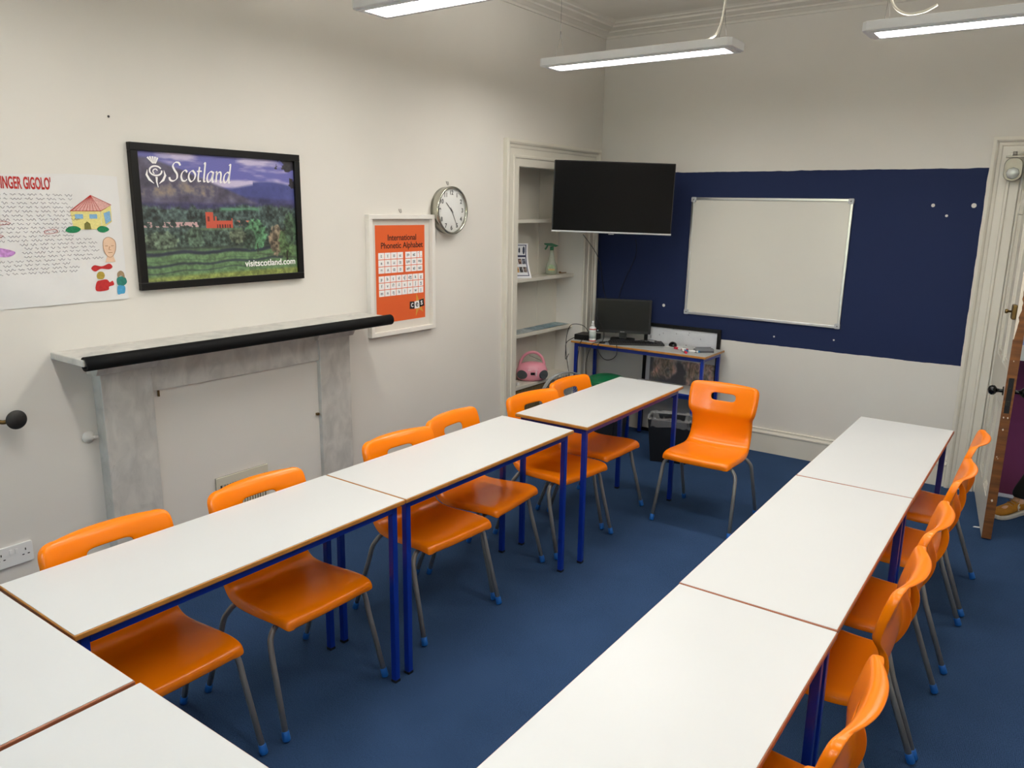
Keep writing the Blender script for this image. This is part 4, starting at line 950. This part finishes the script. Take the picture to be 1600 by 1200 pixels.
def cable(pts, label, r=.0028, m=m_black, name='cable'):
    b = MB(); b.tube(spline(pts, 8), r, 7); return tag(b.build(name, m), label, 'cable')
cable([(.24, 4.38, 1.64), (.20, 4.62, 1.52), (.13, 4.86, 1.40), (.09, 4.98, 1.25), (.11, 5.0, 1.12), (.20, 4.99, .95), (.22, 5.02, .80)], 'black cable hanging from the television down towards the monitor')
cable([(.40, 4.95, 1.60), (.36, 5.035, 1.45), (.25, 5.038, 1.2), (.21, 5.035, 1.0)], 'thin dark cable against the navy wall below the television', .002)
cable([(.17, 4.69, .80), (.15, 4.60, .90), (.06, 4.56, .91), (-.0+.03, 4.54, .84), (.02, 4.54, .70), (.05, 4.55, .50), (.08, 4.56, .25), (.12, 4.6, .01)], 'black cable looping out left of the desk and down to the floor')
cable([(.02, 4.70, .79), (.015, 4.56, .76), (.03, 4.52, .70), (.02, 4.54, .62), (.025, 4.58, .66)], 'short black cable end dangling at the left end of the desk')
cable([(.30, 4.72, .776), (.26, 4.62, .775), (.235, 4.585, .755), (.20, 4.57, .62), (.21, 4.57, .45), (.26, 4.58, .2), (.30, 4.6, .01)], 'black cable running over the desk front edge beside the spray bottle')
cable([(.33, 4.74, .776), (.29, 4.62, .775), (.30, 4.58, .72), (.36, 4.57, .66), (.43, 4.57, .665), (.47, 4.575, .71), (.46, 4.59, .778), (.45, 4.60, .779)], 'black cable drooping in a loop below the front edge of the desk')
cable([(.48, 4.90, .777), (.56, 4.93, .79), (.63, 4.96, .785), (.60, 4.945, .776), (.52, 4.90, .776)], 'black cable curling on the desk behind the keyboard')
cable([(.12, 4.66, .79), (.13, 4.57, .74), (.12, 4.56, .5), (.15, 4.57, .2), (.18, 4.6, .01)], 'black cable hanging just right of the front left desk leg')
b = MB()
for k in range(26): b.lathe([(0, -.004), (.004, 0), (0, .004)], 6, (.018+.003*math.sin(k*.7), 4.585, .70-k*.011))
b.tube([(.018, 4.585, .71), (.018, 4.585, .41)], .001, 5); tag(b.build('bead_chain', m_white), 'white bead chain hanging at the left end of the desk', 'chain')

# ------------------------------------------------------------------ framed picture leaning behind the desk
t = thing('leaning_picture', 'large black framed picture standing on the floor behind the computer desk', 'picture', mat_=frame((.50, YB-.07, .19), (1, 0, 0), (0, .03, 1)))
PW, PH = .655, .72
t.matrix_world = frame((.49, YB-.026, .20), (1, 0, 0), (0, .02, 1))
b = MB(); fw = .028; D = .02
for q in (((0, -.2, 0), (PW, fw-.2, D)), ((0, PH-fw, 0), (PW, PH, D)), ((0, -.2+fw, 0), (fw, PH-fw, D)), ((PW-fw, -.2+fw, 0), (PW, PH-fw, D))): b.box(*q)
b.build('frame', m_frame_b, t, bevel=.002)
def paint_lean(H=110, Wd=110):
    u = np.linspace(0, 1, Wd)[None, :]*np.ones((H, 1)); v = np.linspace(0, 1, H)[:, None]*np.ones((1, Wd))
    c = lambda *a: np.array(a, float)/255
    n = vnoise(H, Wd, 6, 8, 3); n2 = vnoise(H, Wd, 12, 16, 33); n3 = vnoise(H, Wd, 5, 6, 63)
    img = np.ones((H, Wd, 3))*c(206, 208, 212)-(n[..., None]-.5)*.08
    img[(vnoise(H, Wd, 40, 40, 77, 1) > .93)*(v < .27)] = c(90, 90, 96)
    art = (v > .30)*(v < .60+.05*u)*(u > .06)
    a = c(178, 160, 150)+(n2[..., None]-.5)*c(160, 90, 90)*1.2+(n3[..., None]-.5)*c(20, 60, 120)
    rings = np.clip(np.sin(n*40)*.5+.5, 0, 1)[..., None]; a = a*(.75+.35*rings)
    dark = np.clip((n3+.5*v-.72)*8, 0, 1)[..., None]; a = a*(1-dark)+c(96, 94, 100)*dark
    img[art] = a[art]; lo = v > .60+.05*u; img[lo] = c(176, 174, 170)
    return img
print_mesh('artwork', paint_lean(), PW-2*fw, PH+.2-2*fw, m_printm, t, z=.008, x0=fw, y0=-.2+fw)
b = MB(); b.box((.01, -.19, 0), (PW-.01, PH-.01, .006)); b.build('backing_board', m_mount, t)

# ------------------------------------------------------------------ bins, fan
def bin_(name, label, loc, rz, w0, d0, h, group=None):
    t = thing(name, label, 'bin', loc, rz, group); b = MB()
    def ring(k, z): a, c = w0*k, d0*k; return [(-a, -c, z), (a, -c, z), (a, c, z), (-a, c, z)]
    vs = ring(.82, 0)+ring(1, h)+ring(.93, h)+ring(.76, .01)
    fs = [(3, 2, 1, 0), (12, 13, 14, 15)]
    for k in range(3):
        for i in range(4): fs.append((k*4+i, k*4+(i+1) % 4, k*4+4+(i+1) % 4, k*4+4+i))
    b.add(vs, fs); b.build('bin_body', m_bin, t, bevel=.008, bseg=2); return t
t = bin_('waste_bin', 'black waste bin with a clear plastic liner folded over its rim under the desk', (1.045, 4.40, 0), r_(18), .16, .11, .325)
b = MB(); SEG = 60; rows = []
for (k, z) in ((.90, .26), (.97, .335), (1.03, .342), (1.06, .33), (1.05, .30), (1.065, .275)):
    row = []
    for i in range(SEG):
        a = 2*PI*i/SEG; x = math.copysign(abs(math.cos(a))**.35, math.cos(a))*.16*k; y = math.copysign(abs(math.sin(a))**.35, math.sin(a))*.11*k
        w_ = 1+.02*math.sin(i*2.7+z*90)+.012*math.sin(i*5.1); row.append((x*w_, y*w_, z+.008*math.sin(i*1.7)))
    rows.append(row)
b.v = [p for r in rows for p in r]
for k in range(len(rows)-1):
    for i in range(SEG): b.f.append((k*SEG+i, k*SEG+(i+1) % SEG, (k+1)*SEG+(i+1) % SEG, (k+1)*SEG+i)); b.sm.append(True)
b.build('plastic_liner', mat('clear_plastic_liner', '#d8dadc', .12, alpha=.17, spec=.8), t)
t = bin_('recycling_bin', 'dark bin with a green lid standing behind the far left table', (.48, 4.40, 0), r_(8), .15, .17, .515)
b = MB(); b.prism([(-.155, -.175), (.155, -.175), (.155, .175), (-.155, .175)], .515, .53); b.lathe([(.15, .53), (.14, .55), (.09, .567), (0, .573)], 28, sx=1, sy=1.15); b.build('lid', m_green, t, bevel=.004)
t = thing('floor_fan', 'grey caged floor fan standing behind the far chair, under the alcove shelves', 'fan', (.36, 4.02, 0))
cg = mat('silver_fan_wire', '#9a9c9c', .35, metal=.5)
fm = frame((.0, .0, .42), (math.sin(r_(35)), math.cos(r_(35)), 0), (-.2*math.cos(r_(35)), .2*math.sin(r_(35)), 1)) 
def tr(b_): b_.v = [tuple(fm @ Vector(v)) for v in b_.v]; return b_
b = MB(); RR = .215
for z, rad in ((.0, RR), (.05, RR*1.0), (.03, RR*1.01)): b.tube([(rad*math.cos(q), rad*math.sin(q), z) for q in np.linspace(0, 2*PI, 49)], .004, 6)
for k in range(44):
    a = 2*PI*k/44; pts = [(RR*f*math.cos(a+.15*(1-f)), RR*f*math.sin(a+.15*(1-f)), .05+.035*(1-f*f)) for f in (1, .8, .55, .3, .15)]; b.tube(pts, .0015, 4)
    pts = [(RR*f*math.cos(a), RR*f*math.sin(a), .0-.035*(1-f*f)) for f in (1, .6, .2)]; b.tube(pts, .0015, 4); b.tube([(RR*math.cos(a), RR*math.sin(a), 0), (RR*math.cos(a), RR*math.sin(a), .05)], .0015, 4)
b.lathe([(.04, .08), (.04, .09), (0, .092)], 20); tr(b).build('cage', cg, t)
for k in range(4):
    a = k*PI/2; b = MB(); n = 8; vs = []
    for i in range(n+1):
        f = i/n; r = .03+.15*f
        for s, tz in ((-1, .010), (1, .032)): q = a+s*(.28+.25*math.sin(f*PI)); vs += [(r*math.cos(q), r*math.sin(q), tz), (r*math.cos(q), r*math.sin(q), tz+.002)]
    fs = []
    for i in range(n): o0 = i*4; o1 = o0+4; fs += [(o0, o0+2, o1+2, o1), (o0+1, o1+1, o1+3, o0+3)]
    b.add(vs, fs, True); tr(b).build('blade', mat('grey_fan_blade', '#6f7274', .3), t)
b = MB(); b.lathe([(0, -.11), (.05, -.10), (.055, -.03), (.03, .0), (.02, .03), (0, .03)], 20); tr(b).build('motor', m_lampw, t)
b = MB(); b.tube([(-.10, .07, .02), (-.10, .07, .30), (-.075, .052, .40)], .014, 10); b.build('stem', m_lampw, t)
b = MB(); b.lathe([(0, 0), (.13, 0), (.13, .012), (.03, .03), (0, .03)], 28, (-.09, .06, 0)); b.build('base', m_lampw, t)

# ------------------------------------------------------------------ things in the alcove
t = thing('cd_player', 'pink portable CD player with a round carry handle on the lowest shelf', 'CD player', mat_=frame((-.150, 4.30, .462), (.74, .67, 0), (0, 0, 1)))
b = MB(); n = 28; prof_ = [(0, .0), (.70, .0), (.92, .012), (1.0, .05), (.985, .085), (.88, .12), (.62, .142), (.3, .150), (0, .152)]
vs = []; 
for r, z in prof_:
    for k in range(n): a = 2*PI*k/n; vs.append((.128*r*math.cos(a), z, .085*r*math.sin(a)))
fs = [(i*n+(k+1) % n, i*n+k, (i+1)*n+k, (i+1)*n+(k+1) % n) for i in range(len(prof_)-1) for k in range(n)]
b.add(vs, fs, True); b.build('body', m_pink, t, fix=True)
b = MB(); b.tube([(.100*math.cos(q), .115+.115*math.sin(q), .0) for q in np.linspace(-.1, PI+.1, 24)], .0115, 10); b.build('carry_handle', m_pink, t)
for s in (-1, 1):
    b = MB(); c0 = Vector((s*.085, .055, .052)); nn = Vector((s*.62, .12, .75)).normalized(); u_ = nn.cross(Vector((0, 1, 0))).normalized(); v_ = nn.cross(u_)
    pts = [c0+u_*.045*math.cos(q)+v_*.036*math.sin(q) for q in np.linspace(0, 2*PI, 25)[:-1]]
    vs = [p-nn*.01 for p in pts]+[p+nn*.012 for p in pts]+[c0+nn*.016]; k = 24
    b.add(vs, [(i, (i+1) % k, k+(i+1) % k, k+i) for i in range(k)]+[(k+i, k+(i+1) % k, 2*k) for i in range(k)]); b.build('speaker_grille', mat('dark_grey_speaker_mesh', '#4b5054', .6, bump=.6, bscale=500), t, fix=True)
b = MB(); b.box((-.022, .058, .078), (.012, .078, .090)); b.build('display', m_black, t)
b = MB()
for k in range(6): b.box((-.040+k*.013, .092, .068), (-.032+k*.013, .098, .080))
for k in range(4): b.box((.018, .05+k*.01, .076), (.028, .056+k*.01, .088))
b.build('buttons', m_white, t)
b = MB(); b.box((-.045, .104, .05), (.045, .112, .072)); b.build('lid_latch', mat('deeper_pink_plastic', '#c8687e', .3), t)
b = MB(); b.tube([(.08, .155, -.03), (-.02, .195, -.04)], .002, 6); b.build('aerial', m_tube, t)
b = MB(); b.box((-.13, 4.05, .462), (-.11, 4.07, .485)); tag(b.build('white_block', m_white, bevel=.002), 'tiny white plastic block left of the pink CD player', 'block')
t = thing('cleaning_spray', 'clear cleaning spray bottle with green trigger on the second shelf down', 'bottle', (-.165, 4.575, 1.303), r_(-55))
b = MB(); prf = [(0, 0), (.040, 0), (.047, .01), (.050, .04), (.044, .075), (.028, .11), (.020, .15), (.016, .185), (.014, .20)]
b.lathe(prf, 24, sx=.7, sy=1.0); b.build('bottle_body', mat('clear_green_tinted_plastic', '#cfd8c4', .12, alpha=.55, spec=.7), t)
b = MB(); b.lathe([(0, .003), (.038, .003), (.044, .012), (.045, .03), (0, .03)], 24, sx=.68, sy=.98); b.build('liquid', mat('pale_green_liquid', '#b8cc98', .1, alpha=.7), t)
b = MB(); b.prism([(.034*math.cos(q)*.9, .052+.030*math.sin(q)) for q in np.linspace(0, 2*PI, 20)[:-1]], 0, .002); b.v = [(.034+z, x, y) for x, y, z in b.v]; lbm = b.build('label_patch', mat('green_white_label', '#b4cfa4', .5, var=.4, vscale=60), t, fix=True)
b = MB(); b.box((.0365, -.026, .034), (.0375, .026, .046)); b.build('orange_band', mat('pale_orange_print', '#dcae78', .5), lbm)
b = MB(); b.lathe([(.016, .195), (.016, .222), (.012, .225), (0, .225)], 16); b.v += []; 
b.add([(-.012, -.065, .250), (.012, -.065, .250), (.012, .055, .232), (-.012, .055, .232), (-.012, -.060, .238), (.012, -.060, .238), (.012, .03, .222), (-.012, .03, .222), (-.012, .0, .252), (.012, .0, .252)], [(0, 1, 9, 8), (8, 9, 2, 3), (4, 7, 6, 5), (0, 4, 5, 1), (3, 2, 6, 7), (0, 8, 7, 4), (8, 3, 7), (1, 5, 6, 9), (9, 6, 2)])
b.build('spray_head', m_green, t, fix=True)
b = MB(); b.tube(spline([(0, -.035, .24), (0, -.040, .222), (0, -.055, .200)], 4), [.007]*9, 8); b.build('trigger', m_green, t)
b = MB(); b.tube([(0, -.055, 0.006), (.01, .03, .006)], .004, 8); b.tube([(0, -.06, .012), (0, -.04, .012)], .007, 8); o = b.build('small_brush', mat('brown_wood_bits', '#8a6a48', .5)); o.location = (-.14, 4.72, 1.303); tag(o, 'small brown brush lying right of the cleaning spray', 'brush')
# curved leaflet
t = thing('leaflet', 'curved upright leaflet with small photographs on the second shelf down', 'leaflet', mat_=frame((-.19, 4.045, 1.303), (.62, .78, 0), (0, 0, 1)))
def paint_leaf(H=90, Wd=60):
    u = np.linspace(0, 1, Wd)[None, :]*np.ones((H, 1)); v = np.linspace(0, 1, H)[:, None]*np.ones((1, Wd)); c = lambda *a: np.array(a, float)/255
    img = np.ones((H, Wd, 3))*c(224, 226, 230); bd = (u > .07)*(u < .93)*(v > .04)*(v < .94); img[bd] = c(34, 40, 84); inn = (u > .12)*(u < .88)*(v > .06)*(v < .92); img[inn] = c(222, 224, 228)
    n = vnoise(H, Wd, 30, 22, 5, 2)
    for cx in (.26, .5): img[((u-cx)**2*2+(v-.2)**2 < .006)] = c(40, 44, 60)
    img[((u-.77)**2*1.6+(v-.2)**2*.6 < .008)] = c(40, 50, 74)
    img[(np.abs(v-.37) < .025)*(u > .1)*(u < .9)] = c(30, 34, 70)
    for r, (v0, v1) in enumerate(((.44, .60), (.68, .84))):
        for k in range(3):
            m = (u > .15+k*.245)*(u < .36+k*.245)*(v > v0)*(v < v1); tint = [c(96, 78, 66), c(120, 90, 76), c(92, 96, 110), c(180, 130, 50), c(60, 56, 54), c(120, 104, 96)][r*3+k]
            img[m] = (tint+(n[..., None]-.5)*.9)[m]
    return img
curve = lambda x, y: (x+.02*(1-y/.26)**2*1.2, y, .035*math.sin(PI*y/.26*.9)*-.6+.03*(1-y/.26)**2)
print_mesh('printed_front', paint_leaf(), .13, .262, m_printm, t, shape=curve)
b = MB(); NN = 16; vs = []
for i in range(NN+1):
    for x in (-.004, .134): p = curve(x, .262*i/NN); vs.append((p[0], p[1], p[2]-.001))
b.add(vs, [(2*i, 2*i+1, 2*i+3, 2*i+2) for i in range(NN)], True); b.build('card', m_whiteprint, t)
rr = random.Random(11)
for k, (y, w_, colr) in enumerate(((3.95, .20, '#c6cbc4'), (4.08, .2, '#b4bdbc'), (4.22, .2, '#bcc6c8'), (4.38, .2, '#8fa9b4'), (4.56, .21, '#7fa0ae'), (4.68, .16, '#9ab4bc'))):
    a = rr.uniform(-.1, .1); z = .875+.0012*k
    lab = ['pale printed leaflet lying flat at the left end of the third shelf', 'flat grey leaflet second from the left on the third shelf', 'flat pale leaflet third from the left on the third shelf', 'flat blue grey leaflet fourth from the left on the third shelf', 'flat blue leaflet fifth from the left on the third shelf', 'flat pale blue leaflet at the right end of the third shelf'][k]
    b = MB(); b.box((-.065, -w_/2, 0), (.065, w_/2, .0012), Matrix.Rotation(a, 3, 'Z')); o = b.build('flat_leaflet', mat('leaflet_print_%s' % 'abcdef'[k], colr, .5, var=.45, vscale=28, detail=1)); o.location = (-.165, y, z); tag(o, lab, 'leaflet', 'leaflets on the third shelf')

# ------------------------------------------------------------------ person stepping in at the doorway (mostly out of frame)
def skin(name, joints, edges, m, parent, root=0, sub=2):
    me = bpy.data.meshes.new(name); me.from_pydata([j[0] for j in joints], edges, []); o = bpy.data.objects.new(name, me); COL.objects.link(o)
    o.modifiers.new('k', 'SKIN'); s = o.modifiers.new('u', 'SUBSURF'); s.levels = sub
    for i, j in enumerate(joints):
        r = j[1]; me.skin_vertices[0].data[i].radius = (r, r) if not isinstance(r, tuple) else r
    me.skin_vertices[0].data[root].use_root = True
    me2 = bpy.data.meshes.new_from_object(o.evaluated_get(bpy.context.evaluated_depsgraph_get())); bpy.data.objects.remove(o)
    me2.materials.clear(); me2.materials.append(m); me2.polygons.foreach_set('use_smooth', [True]*len(me2.polygons))
    q = bpy.data.objects.new(name, me2); COL.objects.link(q); q.parent = parent; return q
hd = math.atan2(-.86, -.50)                        # heading
t = thing('person', 'person in black trousers and mustard trainers stepping in through the doorway', 'person', (3.245, 4.765, 0), hd)
m_skin = mat('skin', '#c99a7c', .5); m_trou = mat('black_trouser_cloth', '#0b0b0e', .9, bump=.3, bscale=200); m_jump = mat('dark_jumper_knit', '#23262e', .9); m_must = mat('mustard_suede', '#b57816', .85, var=.2, vscale=40, bump=.3, bscale=250); m_sole = mat('off_white_rubber', '#d8d4cc', .55); m_hair = mat('dark_brown_hair', '#2b1d14', .6)
# local: x forward, y left; front (left) ankle near the origin, rear foot behind
J = [((-.22, -.09, .93), .13), ((-.21, -.09, 1.12), .115), ((-.20, -.09, 1.30), .14), ((-.20, -.09, 1.42), .085), ((-.185, -.09, 1.50), .055), ((-.17, -.09, 1.56), .06), ((-.16, -.09, 1.64), .088), ((-.165, -.09, 1.71), .075),
     ((-.19, .0, .88), .085), ((-.06, .0, .50), .058), ((-.03, .0, .28), .05), ((-.01, .0, .09), .036), ((.06, .0, .045), .032), ((.16, 0, .035), .028),
     ((-.25, -.18, .88), .085), ((-.32, -.18, .50), .058), ((-.46, -.18, .28), .05), ((-.56, -.18, .10), .036), ((-.50, -.18, .045), .032), ((-.40, -.18, .035), .028),
     ((-.20, .09, 1.40), .055), ((-.22, .14, 1.14), .042), ((-.12, .16, .92), .032), ((-.09, .16, .86), .028),
     ((-.20, -.27, 1.40), .055), ((-.24, -.33, 1.14), .042), ((-.16, -.35, .92), .032), ((-.13, -.35, .86), .028)]
E_ = [(0, 1), (1, 2), (2, 3), (3, 4), (4, 5), (5, 6), (6, 7), (0, 8), (8, 9), (9, 10), (10, 11), (11, 12), (12, 13), (0, 14), (14, 15), (15, 16), (16, 17), (17, 18), (18, 19), (3, 20), (20, 21), (21, 22), (22, 23), (3, 24), (24, 25), (25, 26), (26, 27)]
for side, base_i in ((1, 23), (-1, 27)):           # fingers and thumb
    hx, hy, hz = J[base_i][0]
    for k, (dy, ln) in enumerate(((-.024, .062), (-.008, .072), (.008, .068), (.024, .054))):
        i0 = len(J); J += [((hx+dy+.01, hy, hz-.035), .010), ((hx+dy*1.15+.016, hy, hz-.035-ln*.55), .009), ((hx+dy*1.15+.004, hy-.006*side, hz-.035-ln), .0075)]; E_ += [(base_i, i0), (i0, i0+1), (i0+1, i0+2)]
    i0 = len(J); J += [((hx+.034, hy-.006*side, hz-.004), .011), ((hx+.052, hy-.012*side, hz-.036), .009)]; E_ += [(base_i, i0), (i0, i0+1)]
body = skin('body', J, E_, m_skin, t)
tj = [((-.22, -.09, 1.00), .142)]+[(J[i][0], J[i][1]+.018) for i in (8, 9, 10)]+[((-.012, .0, .085), .066)]+[(J[i][0], J[i][1]+.018) for i in (14, 15, 16)]+[((-.55, -.18, .13), .060)]
skin('trousers', tj, [(0, 1), (1, 2), (2, 3), (3, 4), (0, 5), (5, 6), (6, 7), (7, 8)], m_trou, t)
jj = [((-.22, -.09, .86), .172), (J[1][0], .145), (J[2][0], .17), (J[3][0], .10), (J[4][0], .06)]+[(J[20][0], .088), (J[21][0], .056), ((-.125, .159, .93), .043)]+[(J[24][0], .088), (J[25][0], .056), ((-.165, -.349, .93), .043)]
skin('jumper', jj, [(0, 1), (1, 2), (2, 3), (3, 4), (3, 5), (5, 6), (6, 7), (3, 8), (8, 9), (9, 10)], m_jump, t)
b = MB(); b.lathe([(.080, .0), (.100, .03), (.098, .06), (.07, .092), (.03, .105), (0, .107)], 20, (-.185, -.09, 1.685)); b.build('hair', m_hair, t)
b = MB(); b.tube([(-.075, -.09, 1.655), (-.052, -.09, 1.63), (-.068, -.09, 1.618)], [.008, .014, .006], 8); b.build('nose', m_skin, t)
for s in (-1, 1):
    b = MB(); b.lathe([(0, -.008), (.007, -.005), (.009, 0), (.007, .005), (0, .008)], 10, (-.082, -.09+s*.032, 1.66)); b.build('eye', m_blackknob, t)
    b = MB(); b.lathe([(0, -.028), (.008, -.02), (.012, 0), (.01, .02), (0, .028)], 8, (-.17, -.09+s*.098, 1.645)); b.build('ear', m_skin, t)
b = MB(); b.ribbon([(-.09-.028, 0), (-.09+.028, 0)], .007, 0, .004); b.v = [(-.074+z, x, 1.60+y) for x, y, z in b.v]; b.build('mouth', mat('lip_colour', '#9a5a50', .5), t)
def shoe(ox_, oy_, toe_up=0):
    # cross-section loft along the foot, heel at x=-.075, toe at x=.215
    st = [(-.085, .020, .018, .060), (-.075, .030, .022, .092), (-.04, .036, .022, .100), (.0, .037, .022, .098), (.04, .039, .022, .092), (.09, .045, .022, .074), (.14, .048, .022, .058), (.18, .044, .022, .050), (.205, .032, .021, .042), (.215, .014, .020, .034)]
    b = MB(); n = 16; vs = []
    for x, hw_, z0, z1 in st:
        for k in range(n):
            a = 2*PI*k/n; cy = math.copysign(abs(math.cos(a))**.7, math.cos(a))*hw_; cz = (z0+z1)/2+math.copysign(abs(math.sin(a))**.8, math.sin(a))*(z1-z0)/2
            if math.sin(a) > 0 and z1 > .07: cy *= (1-.35*math.sin(a))
            vs.append((ox_+x, oy_+cy, cz))
    fs = [(i*n+k, i*n+(k+1) % n, (i+1)*n+(k+1) % n, (i+1)*n+k) for i in range(len(st)-1) for k in range(n)]+[tuple(range(n-1, -1, -1)), tuple((len(st)-1)*n+k for k in range(n))]
    b.add(vs, fs, True); up = b.build('trainer', m_must, t, fix=True)
    b = MB(); outl = [(x*1.02+.002, (hw_+.007)) for x, hw_, _, _ in st]; poly = [(ox_+x, oy_+y) for x, y in outl]+[(ox_+x, oy_-y) for x, y in outl[::-1]]; b.prism(poly, .0, .026); b.build('sole', m_sole, up, bevel=.006)
    b = MB()
    for k in range(5): x = .055+k*.018; z = .094-.011*k; b.tube([(ox_+x, oy_-.024, z-.004), (ox_+x+.004, oy_, z+.005), (ox_+x, oy_+.024, z-.004)], .003, 6)
    b.tube(spline([(ox_+.05, oy_, .10), (ox_+.04, oy_+.025, .112), (ox_+.06, oy_+.035, .10), (ox_+.07, oy_+.03, .085)], 4), .0025, 6); b.build('laces', mat('cream_brown_lace', '#b08a60', .8), up)
    b = MB()
    cres = [(.012-.022*math.sin(q), .058+.022*math.cos(q)) for q in np.linspace(.1, PI-.1, 10)]; b.ribbon(cres, [.002, .006, .009, .010, .010, .010, .010, .009, .006, .002], 0, .0012)
    stp = []
    for k in range(10): a = PI/2+k*PI/5; r = .010 if k % 2 == 0 else .0042; stp.append((.004+r*math.cos(a)-.002, .060+r*math.sin(a)))
    b.prism(stp, 0, .0012); b.v = [(ox_+.03-x+.02, oy_+.0400+z-.25*max(0, y-.055), y) for x, y, z in b.v]; b.build('chevron_and_star', m_sole, up, fix=True)
shoe(0, 0); shoe(-.555, -.18)

def lean(o):
    for c in o.children:
        if c.type == 'MESH' and c.name.split('.')[0] not in ('trainer',):
            for v in c.data.vertices:
                k = max(0.0, min(1.0, (v.co.z-.11)/.6)); v.co.y += .20*k; v.co.x -= .08*k
lean(t)
